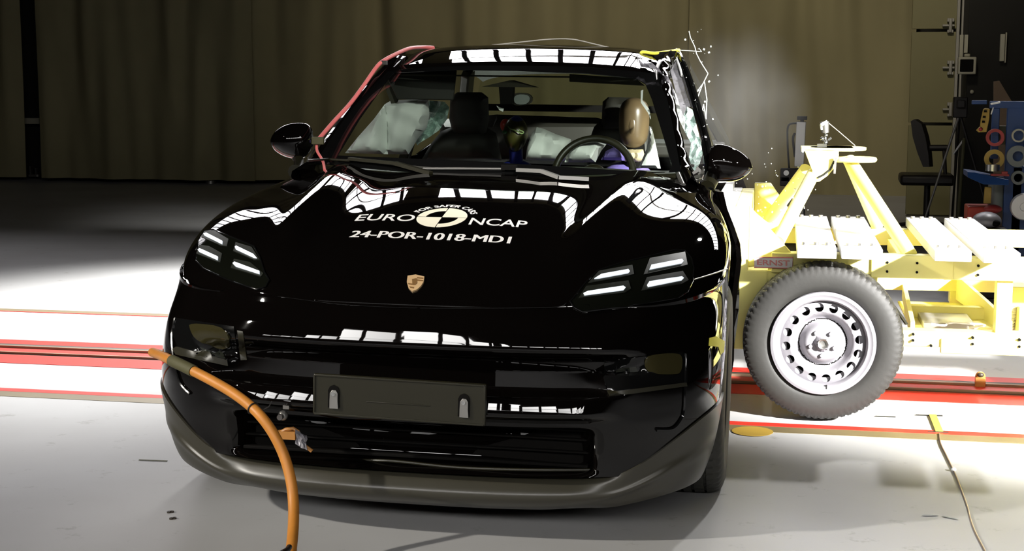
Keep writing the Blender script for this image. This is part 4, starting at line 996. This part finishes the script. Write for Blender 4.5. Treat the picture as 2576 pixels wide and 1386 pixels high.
# maker sign
sg = MB(); y = 2.19
q = [(1897, 645), (1994, 646), (1992, 673), (1897, 670)]
sgo = MB(); sgo.prism([TP3(a, b_, y) for a, b_ in q], (0, .004, 0)); sgn = T(sgo, 'maker_sign', M['white'])
mb = MB(); pp = [TP3(a, b_, y-.002) for a, b_ in q]; mb.tube(pp, .0028, 6, closed=True); T(mb, 'sign_border', M['signred'], sgn)
cu = bpy.data.curves.new('sign_lettering', 'FONT'); cu.body = 'ERNST'; cu.offset = .02; cu.resolution_u = 3
o = bpy.data.objects.new('t', cu); C.objects.link(o); dg = bpy.context.evaluated_depsgraph_get(); me = bpy.data.meshes.new_from_object(o.evaluated_get(dg)); bpy.data.objects.remove(o)
xs = [v.co.x for v in me.vertices]; ys = [v.co.y for v in me.vertices]; me2 = bpy.data.meshes.new('sign_lettering')
A_ = TP3(1904, 664, y-.004); B_ = TP3(1986, 667, y-.004); D_ = TP3(1904, 650, y-.004)
me2.from_pydata([tuple(A_+(B_-A_)*((v.co.x-min(xs))/(max(xs)-min(xs)))+(D_-A_)*((v.co.y-min(ys))/(max(ys)-min(ys)))-TR.location) for v in me.vertices], [], [tuple(p.vertices) for p in me.polygons]); me2.materials.append(M['signred'])
o = bpy.data.objects.new('sign_lettering', me2); C.objects.link(o); o.parent = sgn
# springs and hoses at the right
mb = MB(); a = TP3(2538, 800, 2.5); mb.lathe([(0, -.1), (.035, -.1)]+[(.035+(.006 if k % 2 else 0), -.1+.007*k) for k in range(28)]+[(0, .1)], a, (.15, -.1, 1), 24); T(mb, 'spring', M['alu'])
mb = MB(); mb.tube(spline([TP3(2345, 815, 2.4), TP3(2378, 818, 2.4), TP3(2392, 812, 2.45), TP3(2430, 813, 2.45), TP3(2480, 818, 2.4), TP3(2440, 824, 2.35)], 6), .005, 8); T(mb, 'white_cable', M['white'])
mb = MB(); mb.bar(TP3(2252, 770, 2.4), TP3(2281, 814, 2.3), .012, .008); T(mb, 'black_strap', M['blacktape'])
mb = MB(); mb.box((2.08, 2.6, .50), (.10, .3, .09)); mb.box((2.09, 2.5, .40), (.05, .2, .12)); T(mb, 'brake_block', M['yellow'], bevel=.004)
mb = MB(); mb.box((1.78, 2.6, .36), (.22, .3, .03)); T(mb, 'steel_plate', M['steel'], bevel=.003)
# wheels of the trolley
def trolley_wheel(c, near):
    R = .334; s = -1
    w_ = tyre((0, 0, 0), R, .19, (0, s, 0), .215, None, None, 72, 288); w_.v = [p+Vector(c)-TR.location for p in w_.v]; ty = w_.build('tyre', M['rubber2'], TR)
    cy = c[1]-.088; V = Vector
    mb = MB(); mb.lathe([(.150, .02), (.176, .018), (.180, -.006), (.186, -.012), (.196, -.012), (.206, -.018), (.217, -.016), (.220, -.006), (.216, .012), (.17, .08), (.17, .14)], (c[0], cy, c[2]), (0, 1, 0), 96); T(mb, 'rim', M['rim'], ty)
    # disc with 16 round holes
    holes = [[(.152*math.cos(a)+.0185*math.cos(b_), .152*math.sin(a)+.0185*math.sin(b_)) for b_ in [2*PI*k/14 for k in range(14)]] for a in [2*PI*(k+.3)/16 for k in range(16)]]
    poly = [(.178*math.cos(2*PI*k/72), .178*math.sin(2*PI*k/72)) for k in range(72)]
    V2, fs = tri2d(poly, .0085, holes)
    def zr(r): return interp([(0, -.012), (.018, -.012), (.020, -.020), (.028, -.020), (.032, -.004), (.066, -.004), (.074, .0), (.095, .030), (.108, .026), (.128, -.002), (.150, .002), (.165, .006), (.178, .014)], r)
    vs = [V((c[0]+a, cy+zr(math.hypot(a, b_))+.004, c[2]+b_)) for a, b_ in V2]
    mb = MB(); mb.add(*shell(vs, fs, [V((0, .006, 0))]*len(vs))); disc = T(mb, 'wheel_disc', M['rim'], ty)
    mb = MB(); mb.lathe([(.03, .034), (.17, .034), (.17, .04), (.03, .04)], (c[0], cy, c[2]), (0, 1, 0), 40); T(mb, 'hole_shade_plate', M['void'], ty)  # black plate added so the holes show the dark inside of the wheel
    for k in range(5):
        a = 2*PI*k/5+.9; p = V((c[0]+.052*math.cos(a), cy, c[2]+.052*math.sin(a))); mb = MB(); mb.cyl(p, p+V((0, -.012, 0)), .0085, 6); T(mb, 'wheel_bolt', M['rim'], disc)
    mb = MB(); mb.lathe([(0, -.014), (.012, -.016), (.016, -.022), (.021, -.024), (.024, -.010), (.024, 0)], (c[0], cy, c[2]), (0, 1, 0), 32); T(mb, 'hub_cap', M['steel'], disc)
    p = V((c[0]+.02, cy-.012, c[2]-.185)); mb = MB(); mb.box(p, (.005, .002, .018)); mb.box(p+V((-.003, 0, .006)), (.005, .002, .004)); T(mb, 'number_one_mark', M['blackcable'], disc)
    return ty
trolley_wheel((1.222, 2.10, .345), True)
for c in ((1.222, 3.45, .335), (3.1, 2.10, .335), (3.1, 3.45, .335)):
    w_ = tyre((0, 0, 0), .334, .19, (0, -1 if c[1] < 3 else 1, 0), .215, None, None, 40, 160); w_.v = [p+Vector(c)-TR.location for p in w_.v]; ty = w_.build('tyre', M['rubber2'], TR)
    mb = MB(); mb.lathe([(0, .02), (.17, .0), (.216, .06)], (c[0], c[1]-.07, c[2]), (0, 1, 0), 32); T(mb, 'rim', M['rim'], ty)
mb = MB(); mb.cyl((1.222, 2.16, .34), (1.222, 3.40, .34), .035, 14); mb.cyl((3.1, 2.16, .34), (3.1, 3.40, .34), .035, 14); mb.bb((1.15, 2.35, .30), (1.30, 2.42, .63)); mb.bb((1.15, 3.2, .30), (1.30, 3.27, .63)); mb.bb((3.03, 2.35, .30), (3.17, 2.42, .63)); T(mb, 'axle', M['void'])

PV = Matrix.Translation((1.985, 2.7, 0)) @ Matrix.Rotation(math.radians(1.9), 4, 'Z') @ Matrix.Translation((-2.0, -2.7, 0))
for o in list(C.objects):
    if o.parent is None and (o is TR or o.name.startswith(('ballast_plate', 'mast_camera', 'guy_wire'))):
        o.matrix_world = PV @ Matrix.Translation(o.location)

# ================================================================== BACKGROUND EQUIPMENT
# light stand with camera in front of the curtain
t = thing('camera_stand', tuple(P(2012, 560, 1, 8.0).xy)+(0,), 'aluminium camera column with black head standing behind the yellow mast', 'stand'); L_ = lambda mb: rebase(mb, t)
g = lambda u, v, y=8.0: P(u, v, 1, y)
mb = MB(); mb.bar(g(2016, 306), g(2010, 420), .075, .06, (0, 1, 0)); L_(mb).build('profile_column', M['alu'], t, bevel=.004)
mb = MB(); mb.box(g(2018, 297), (.08, .06, .03)); mb.box(g(2018, 303), (.03, .03, .03)); L_(mb).build('top_knob', M['dk'], t, bevel=.003)
mb = MB(); mb.box(g(1990, 440, 7.95), (.17, .1, .11)); mb.box(g(1975, 455, 7.95), (.08, .1, .08)); hd_ = L_(mb).build('camera_head', M['dk'], t, bevel=.008)
mb = MB(); mb.cyl(g(1978, 435, 7.88), g(1978, 435, 7.92), .022, 16); L_(mb).build('lens', M['alu'], hd_)
mb = MB(); p = g(2018, 450); mb.tube([p, Vector((p.x+.02, 8.0, .05))], .022, 12)
for k in range(3): a = 2*PI*k/3; mb.tube([Vector((p.x+.02, 8.0, .2)), Vector((p.x+.02+.4*math.cos(a), 8.0+.4*math.sin(a), .012))], .012, 8)
L_(mb).build('pole', M['steel'], t)
mb = MB(); mb.tube(spline([g(2005, 310), g(1984, 315), g(1981, 350), g(1985, 420), g(1990, 432)], 6), .008, 8); mb.tube(spline([g(2000, 335), g(1995, 350), g(2000, 395)], 6), .01, 8); L_(mb).build('loop_cable', M['dk'], t)
# hangar door leaf with hinges at the right
yD = 12.0; g = lambda u, v, y=yD: P(u, v, 1, y)
mb = MB(); a = g(2286, 300); b_ = g(2404, 300)
for k in range(5): mb.bb((a.x, yD, .02+k*.98), (b_.x, yD+.06, .98+k*.98-.012))
o = mb.build('door_1', M['door'], smooth=False, bevel=.004); struct(o)
for v in (64, 170, 275):
    q = g(2391, v, yD-.03); mb = MB(); mb.box(q+Vector((0, 0, .055)), (.07, .05, .035)); mb.box(q+Vector((-.02, 0, 0)), (.12, .04, .02)); mb.box(q+Vector((0, 0, -.06)), (.06, .05, .03)); mb.cyl(q+Vector((.0, -.02, .07)), q+Vector((.0, -.02, -.07)), .018, 10); m_ = mb.build('door_hinge', M['doortrim'], o, bevel=.003)
mb = MB(); q = g(2404, 300); mb.bb((q.x-.03, yD-.06, 0), (q.x, yD+.06, 5)); mb.bb((q.x+.02, yD-.02, 0), (q.x+.06, yD+.06, 5)); struct(mb.build('trim_12', M['doortrim'], smooth=False, bevel=.003))
a = g(2552, 300); mb = MB()
for k in range(5): mb.bb((a.x, yD, .02+k*.98), (a.x+1.4, yD+.06, .98+k*.98-.012))
o = mb.build('door_2', M['door'], smooth=False, bevel=.004); struct(o)
for v in (66, 172):
    q = g(2560, v, yD-.03); mb = MB(); mb.box(q+Vector((0, 0, .055)), (.07, .05, .035)); mb.box(q+Vector((.02, 0, 0)), (.12, .04, .02)); mb.box(q+Vector((0, 0, -.06)), (.06, .05, .03)); mb.build('door_hinge', M['doortrim'], o, bevel=.003)
mb = MB(); q = g(2545, 300); mb.bb((q.x-.05, yD-.06, 0), (q.x-.02, yD+.06, 5)); struct(mb.build('trim_13', M['doortrim'], smooth=False, bevel=.003))
# wall speaker / monitor box
q = P(2432, 165, 1, 9.64); t = thing('wall_monitor', tuple(q), 'small white framed box with dark screen on the column at upper right', 'monitor'); L_ = lambda mb: rebase(mb, t)
mb = MB(); mb.box(q, (.155, .12, .155)); mb.box(q+Vector((0, 0, .09)), (.05, .05, .03)); L_(mb).build('frame', M['cream'], t, bevel=.01)
mb = MB(); mb.box(q+Vector((-.005, -.062, 0)), (.115, .012, .11)); L_(mb).build('screen', M['void'], t, bevel=.012)
q = P(2430, 110, 1, 9.68); mb = MB(); mb.box(q, (.03, .04, .16)); mb.box(q+Vector((-.04, 0, -.02)), (.03, .04, .2)); tag(mb.build('sheet_of_paper', M['cream'], smooth=False), 'narrow pale strip hanging above the white framed box', 'strip')
q = P(2521, 120, 1, 9.672); mb = MB(); mb.box(q, (.04, .05, .24)); mb.box(q+Vector((.03, 0, 0)), (.012, .05, .27)); mb.box(q+Vector((0, .02, .0)), (.02, .03, .2)); tag(mb.build('fluorescent_tube', M['cream'], bevel=.004), 'upright pale tube fitting high in the dark recess at right', 'tube')
q = P(2445, 231, 1, 9.685); mb = MB(); mb.ball(q, .018, 12, 8); tag(mb.build('door_knob', M['cream']), 'small round pale knob below the white framed box', 'knob')
# office chair in shadow
yC = 10.3; g = lambda u, v, y=yC: P(u, v, 1, y); p = g(2330, 540); t = thing('office_chair', (p.x, yC, 0), 'dark high backed office chair in shadow before the right curtain', 'chair'); L_ = lambda mb: rebase(mb, t)
mb = MB(); V2, fs = tri2d([(2291, 305), (2300, 300), (2318, 312), (2328, 345), (2335, 385), (2338, 420), (2322, 420), (2308, 385), (2296, 345)], 8); vs = [g(a, b_) for a, b_ in V2]; mb.add(*shell(vs, fs, [Vector((.04, .09, 0))]*len(vs))); L_(mb).build('backrest', M['dk'], t, bevel=.01)
mb = MB(); mb.box(g(2330, 450), (.50, .5, .10)); L_(mb).build('seat', M['dk'], t, bevel=.03)
mb = MB(); mb.tube([g(2338, 372), g(2384, 372)], .03, 10); mb.tube([g(2375, 372), g(2378, 440)], .018, 10); L_(mb).build('armrest', M['dk'], t)
mb = MB(); mb.tube([Vector((p.x, yC, .06)), Vector((p.x, yC, .45))], .03, 12); L_(mb).build('column', M['dk'], t)
for k in range(5):
    a = 2*PI*k/5+.3; mb = MB(); e = Vector((p.x+.3*math.cos(a), yC+.3*math.sin(a), .055)); mb.tube([Vector((p.x, yC, .1)), e], .018, 8); mb.ball(e+Vector((0, 0, -.025)), .03, 10, 8); L_(mb).build('base_leg', M['dk'], t)
# tripod with slanting light lines
yT = 9.2; g = lambda u, v, y=yT: P(u, v, 1, y); p = g(2415, 270); t = thing('tripod', (p.x, yT, 0), 'tall dark tripod with thin shining legs right of the office chair', 'tripod'); L_ = lambda mb: rebase(mb, t)
foot = [Vector((g(2345, 470).x-.12, yT-.1, .01)), Vector((p.x+.35, yT-.2, .01)), Vector((p.x, yT+.5, .01))]
for f in foot: mb = MB(); mb.tube([p+Vector((0, 0, -.05)), f], [.012, .009], 8); L_(mb).build('leg', M['steel'] if f is foot[0] else M['dk'], t)
mb = MB(); mb.box(p, (.12, .12, .18)); mb.box(p+Vector((0, -.08, .03)), (.07, .1, .07)); L_(mb).build('head', M['dk'], t, bevel=.01)
mb = MB(); mb.tube([g(2398, 388), g(2426, 348)], .008, 8); L_(mb).build('handle', M['alu'], t)
mb = MB(); a = g(2408, 545, 9.0); mb.tube([Vector((a.x, 9.0, .0)), Vector((a.x+.03, 9.0, .95))], .014, 8); tag(mb.build('wooden_stick', M['olive']), 'thin pale stick standing upright between tripod and tool trolley', 'stick')
# dark cabinet mass behind the tools
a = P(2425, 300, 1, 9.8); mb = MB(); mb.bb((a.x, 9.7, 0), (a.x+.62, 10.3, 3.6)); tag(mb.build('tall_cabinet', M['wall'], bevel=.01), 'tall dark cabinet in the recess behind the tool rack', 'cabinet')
mb = MB(); mb.prism([P(a_, b__, 1, 7.6) for a_, b__ in ((2500, 205), (2514, 203), (2552, 266), (2556, 700), (2500, 700))], (0, .03, 0)); tag(mb.build('wooden_board', M['board'], smooth=False), 'tall brown board with slanted top standing behind the blue tool rack', 'board')
# blue tool rack
yR = 6.5; g = lambda u, v, y=yR: P(u, v, 1, y); p = g(2520, 560); t = thing('tool_rack', (p.x, yR+.2, 0), 'tall blue workshop rack behind the right end of the yellow trolley', 'rack'); L_ = lambda mb: rebase(mb, t)
x0 = g(2504, 300).x; x1 = g(2560, 300).x
mb = MB(); mb.bb((x1-.07, yR, 0), (x1+.05, yR+.05, g(2560, 262).z)); L_(mb).build('post', M['toolblue'], t, bevel=.005)
mb = MB(); mb.bb((x0-.02, yR+.02, .9), (x0+.03, yR+.06, g(2560, 272).z)); L_(mb).build('post', M['toolblue'], t, bevel=.005)
mb = MB(); mb.bb((x0-.04, yR-.01, g(2500, 272).z), (x1+.5, yR+.04, g(2500, 262).z+.02)); mb.bb((g(2444, 260).x, yR-.03, g(2444, 262).z), (g(2482, 260).x, yR+.0, g(2444, 252).z)); L_(mb).build('top_rail', M['toolblue'], t, bevel=.004)
mb = MB(); mb.prism([g(2434, 432, 6.35), g(2452, 434, 6.3), g(2538, 452, 6.2), g(2538, 466, 6.2), g(2474, 464, 6.2), g(2434, 446, 6.35)], (0, .35, 0)); L_(mb).build('shelf', M['toolblue'], t, bevel=.003)
mb = MB(); mb.bb((x1-.02, yR, 0), (x1+.5, yR+.5, .85)); L_(mb).build('drawer_unit', M['toolblue'], t, bevel=.01)
def roll(u, v, r, w_, m, label, y=6.42, inner=.6, tilt=0):
    c = P(u, v, 1, y); mb = MB(); mb.lathe([(r*inner, -w_), (r, -w_), (r, w_), (r*inner, w_)], c, (tilt, 1, 0), 40, closed=True); tag(mb.build('tape_roll', M[m]), label, 'tape roll', 'rolls of tape hung on the blue rack')
roll(2503, 346, .060, .02, 'toolred', 'red tape roll hanging on the rack left post', inner=.66)
roll(2562, 341, .046, .02, 'cream', 'cream thin ringed tape roll hanging at upper right of the rack', inner=.76)
roll(2501, 400, .066, .02, 'toolyel', 'yellow tape roll hanging below the red roll', inner=.55)
roll(2560, 393, .074, .02, 'greytape', 'large grey tape roll hanging on the right post', inner=.48)
roll(2561, 447, .048, .02, 'greytape', 'small grey tape roll hanging below the large grey roll', inner=.62)
c = P(2497, 422, 1, 6.3); mb = MB(); mb.lathe([(.030, -.022), (.046, -.022), (.046, .022), (.030, .022)], c, (0, 0, 1), 36, closed=True); tag(mb.build('tape_roll', M['chrome']), 'shiny silver tape roll lying on the blue shelf', 'tape roll')
mb = MB(); mb.prism([g(2478, 470, 6.4), g(2495, 470, 6.4), g(2493, 512, 6.4), g(2474, 512, 6.4)], (0, .03, 0)); tag(mb.build('spirit_level', M['toolyel'], bevel=.004), 'yellow upright tool hanging under the blue shelf', 'tool')
mb = MB(); mb.prism([g(a, b_, 6.3) for a, b_ in ((2474, 275), (2480, 272), (2490, 274), (2489, 300), (2482, 332), (2462, 333), (2456, 328), (2466, 318), (2468, 300))], (0, .03, 0)); to = mb.build('hand_tool', M['toolyel'], bevel=.004); tag(to, 'yellow handheld controller hanging at the top of the rack', 'controller')
for (u, v) in ((2476, 294), (2474, 306), (2479, 280)): mb = MB(); q = g(u, v, 6.285); mb.box(q, (.018, .02, .014)); mb.build('button', M['void'], to)
mb = MB(); q = g(2467, 325, 6.285); mb.ball(q, .014, 10, 8); mb.build('stop_button', M['toolred'], to)
mb = MB(); mb.bar(g(2492, 262, 6.3), g(2516, 257, 6.3), .03, .012); mb.bar(g(2499, 270, 6.3), g(2493, 288, 6.3), .008, .008); tag(mb.build('metal_clamp', M['alu'], bevel=.002), 'small bright clamp lying on top of the blue rack', 'clamp')
mb = MB(); q = g(2515, 440, 6.28); mb.box(q, (.12, .05, .015)); mb.box(q+Vector((.03, 0, .015)), (.04, .04, .02)); tag(mb.build('snap_knife', M['toolred'], bevel=.003), 'red tool lying on the blue shelf', 'tool')
mb = MB(); q = g(2500, 490, 6.5); mb.cyl(q+Vector((.02, .05, -.09)), q+Vector((.02, .05, .07)), .055, 24); tag(mb.build('clear_jar', M['greytape']), 'dull grey jar under the blue shelf', 'jar')
mb = MB(); mb.box(g(2530, 340, 6.6), (.13, .06, .13)); tag(mb.build('cardboard_box', M['olive'], bevel=.005), 'small brown box between the hanging tape rolls', 'box')
mb = MB(); q = g(2465, 530, 6.3); mb.bb((q.x-.08, 6.3, 0.30), (q.x+.10, 6.6, g(2465, 515).z)); rcase = mb.build('red_case', M['redmark'], bevel=.01); tag(rcase, 'dark red case standing beside the blue rack', 'case')
mb = MB(); q = g(2498, 522, 6.2); mb.ball(q+Vector((0, 0, -.01)), (.06, .06, .03), 20, 10); mb.build('lid', M['toolred'], rcase, label='bright red lid')
q = g(2482, 556, 6.0); mb = MB(); mb.bb((q.x-.13, q.y-.13, 0), (q.x+.13, q.y+.13, q.z-.045)); tag(mb.build('storage_crate', M['dk'], bevel=.01), 'dark crate under the white safety helmet', 'crate'); hm = MB(); hm.ball(q, (.095, .11, .062), 28, 16, lambda d, k: Vector((k.x, k.y, k.z if d.z > 0 else k.z*.8))); ho = hm.build('safety_helmet', M['rim']); tag(ho, 'white safety helmet by the red case behind the trolley', 'helmet')
mb = MB(); mb.ball(q+Vector((.05, -.085, -.005)), (.03, .03, .022), 14, 8); mb.build('helmet_opening', M['void'], ho)
mb = MB(); q = g(2576, 520, 6.25); mb.lathe([(.030, -.03), (.085, -.03), (.092, -.015), (.092, .015), (.085, .03), (.030, .03)], q, (0, 1, 0), 36, closed=True); mb.lathe([(0, -.02), (.028, -.02), (.028, .02), (0, .02)], q, (0, 1, 0), 20); tag(mb.build('cable_reel', M['alu']), 'pale round reel at the far right edge below the tape rolls', 'reel')

# ================================================================== SMALL THINGS ON THE FLOOR
def fl(u, v, z=0.): return P(u, v, 2, z)
def tapeline(a, b_, w_, m, name, label, z=.0025, cat='tape'):
    a = fl(*a); b_ = fl(*b_); mb = MB(); mb.bar(a+Vector((0, 0, z)), b_+Vector((0, 0, z)), w_, .002); return tag(mb.build(name, m, smooth=False), label, cat)
tapeline((2304, 1045), (2371, 1047), .012, M['blacktape'], 'tape_mark', 'short black tape mark at the far end of the yellow tape on the floor')
tapeline((2334, 1087), (2386, 1089), .012, M['blacktape'], 'tape_mark', 'short black tape mark across the near end of the yellow tape')
tapeline((2202, 1048), (2253, 1050), .010, M['blacktape'], 'tape_mark', 'thin black tape mark just right of the trolley wheel')
tapeline((350, 1158), (421, 1161), .006, M['olive'], 'tape_mark', 'thin olive tape line on the floor left of the car')
tapeline((2346, 1046), (2363, 1088), .030, M['yeltape'], 'yellow_tape_bar', 'bright yellow tape bar on the floor right of the trolley wheel', .006)
mb = MB(); q = [fl(a, b_, .004) for a, b_ in ((2363, 1090), (2366, 1115), (2380, 1145), (2392, 1170), (2402, 1190), (2416, 1225), (2434, 1275), (2440, 1300), (2452, 1335), (2478, 1386), (2490, 1410))]; mb.tube(spline(q, 5), .0032, 6); tag(mb.build('string', M['railmetal']), 'long thin string trailing from the yellow tape to the lower right', 'string')
mb = MB(); mb.ball(fl(2399, 1181, .008), (.010, .010, .008), 10, 6); tag(mb.build('string_knot', M['white'], smooth=False), 'small white knot on the long thin string', 'knot')
mb = MB(); q = fl(1893, 1085, .003); mb.lathe([(0, .0), (.085, .0), (.085, .001), (0, .001)], q, (0, 0, 1), 32); tag(mb.build('floor_disc', M['toolyel']), 'flat yellowish round floor cover on the orange stripe beside the car tyre', 'disc')
q = fl(2465, 972, 0); t = thing('rail_stop', tuple(q), 'small amber rounded stop sitting on the red rail band at right', 'stop')
mb = MB(); mb.bb((-.024, -.02, 0), (.024, .02, .045)); mb.ball((0, 0, .045), (.024, .02, .028), 20, 10); mb.build('stop_body', M['amber'], t, bevel=.003)
mb = MB(); mb.ball((0, -.012, .058), (.016, .014, .012), 14, 8); mb.build('stop_cap', M['groove'], t)
for (u, v, lb) in ((425, 1290, 'small dark nut on the floor left of the bumper, upper of two'), (431, 1306, 'small dark nut on the floor left of the bumper, lower of two')):
    q = fl(u, v, 0); mb = MB(); mb.lathe([(.003, 0), (.007, 0), (.007, .005), (.003, .005)], q, (0, 0, 1), 12, closed=True); mb.lathe([(.003, 0), (.007, 0), (.007, .005), (.003, .005)], q+Vector((.008, .006, 0)), (0, 0, 1), 12, closed=True); tag(mb.build('metal_nut', M['groove']), lb, 'nut')
for (u, v, a, lb) in ((2340, 1296, .3, 'faint dark leaf shaped scrap on the floor near the lower right, left one'), (2390, 1302, -.5, 'faint dark leaf shaped scrap on the floor near the lower right, beside the string')):
    q = fl(u, v, .002); mb = MB(); mb.ball((0, 0, 0), (.03, .007, .0012), 16, 6, M3=Matrix.Rotation(a, 3, 'Z')); o = mb.build('floor_scrap', M['greytape']); o.location = q; tag(o, lb, 'scrap')

# ================================================================== SMOKE, GLASS DUST AND FRAGMENTS
vm = bpy.data.materials.new('drifting_smoke'); n, l = nodes(vm); n.remove(n['Principled BSDF']); out = n['Material Output']
vol = n.new('ShaderNodeVolumePrincipled'); vol.inputs['Color'].default_value = (.9, .9, .88, 1); vol.inputs['Anisotropy'].default_value = .2
tc = n.new('ShaderNodeTexCoord'); ns = n.new('ShaderNodeTexNoise'); ns.inputs['Scale'].default_value = 1.6; ns.inputs['Detail'].default_value = 4
gr = n.new('ShaderNodeTexGradient'); gr.gradient_type = 'SPHERICAL'
l.new(tc.outputs['Object'], gr.inputs[0]); l.new(tc.outputs['Object'], ns.inputs[0])
m1 = n.new('ShaderNodeMath'); m1.operation = 'SUBTRACT'; m1.inputs[1].default_value = .30; l.new(ns.outputs[0], m1.inputs[0])
m2 = n.new('ShaderNodeMath'); m2.operation = 'MAXIMUM'; m2.inputs[1].default_value = 0; l.new(m1.outputs[0], m2.inputs[0])
m3 = n.new('ShaderNodeMath'); m3.operation = 'MULTIPLY'; l.new(m2.outputs[0], m3.inputs[0]); l.new(gr.outputs[0], m3.inputs[1])
m4 = n.new('ShaderNodeMath'); m4.operation = 'MULTIPLY'; m4.inputs[1].default_value = 1.9; l.new(m3.outputs[0], m4.inputs[0]); l.new(m4.outputs[0], vol.inputs['Density'])
l.new(vol.outputs[0], out.inputs['Volume'])
mb = MB(); mb.ball((0, 0, 0), 1, 24, 14); sm = mb.build('smoke_cloud', vm); sm.location = P(1835, 275, 1, 3.6); sm.scale = (.44, .42, .50); tag(sm, 'pale smoke puff drifting above the struck side of the car', 'smoke', kind='stuff')
rnd = random.Random(12); proto = None
for k in range(95):
    if k < 60: u = rnd.gauss(1925, 60); v = rnd.gauss(500, 45); 
    elif k < 80: u = rnd.gauss(1765, 22); v = rnd.uniform(60, 330)
    else: u = rnd.uniform(1850, 2060); v = rnd.uniform(370, 545)
    if u < 1700 or (u < 1830 and v > 340): u = 1850+rnd.uniform(0, 200)
    q = P(u, v, 1, rnd.uniform(2.3, 3.2))
    if proto is None:
        mb = MB(); mb.box((0, 0, 0), (.006, .005, .006)); o = mb.build('glass_fragment', M['crumb'], smooth=False); proto = o
    else: o = proto.copy(); C.objects.link(o)
    o.location = q; s_ = rnd.choice([.4, .5, .6, .8, 1.3]); o.scale = (s_, s_, s_); o.rotation_euler = (rnd.uniform(0, 3), rnd.uniform(0, 3), 0)
    tag(o, 'tiny clear glass fragment flying through the air beside the struck car', 'glass fragment', 'glass fragments flying from the broken side window')
# flying sheet of cracked glass outside the window
def gl(pts, y, name, label, r=.0022):
    mb = MB(); rnd = random.Random(9)
    for a, b_ in zip(pts[:-1], pts[1:]): mb.tube([P(a[0], a[1], 1, y), P(b_[0], b_[1], 1, y)], r, 5)
    return tag(mb.build(name, M['crumb'], smooth=False), label, 'glass')
gl([(1733, 78), (1737, 95), (1748, 118), (1752, 135), (1762, 155), (1781, 185), (1766, 215), (1755, 245), (1752, 232), (1772, 205), (1778, 250), (1776, 300), (1770, 262), (1762, 300)], 2.5, 'glass_shard_curtain', 'jagged sheet of cracked glass hanging outside the bent window frame')
gl([(1706, 126), (1740, 128), (1765, 130), (1758, 121)], 2.5, 'glass_strand', 'thin strand of glass jutting from the yellow tape end', .0018)
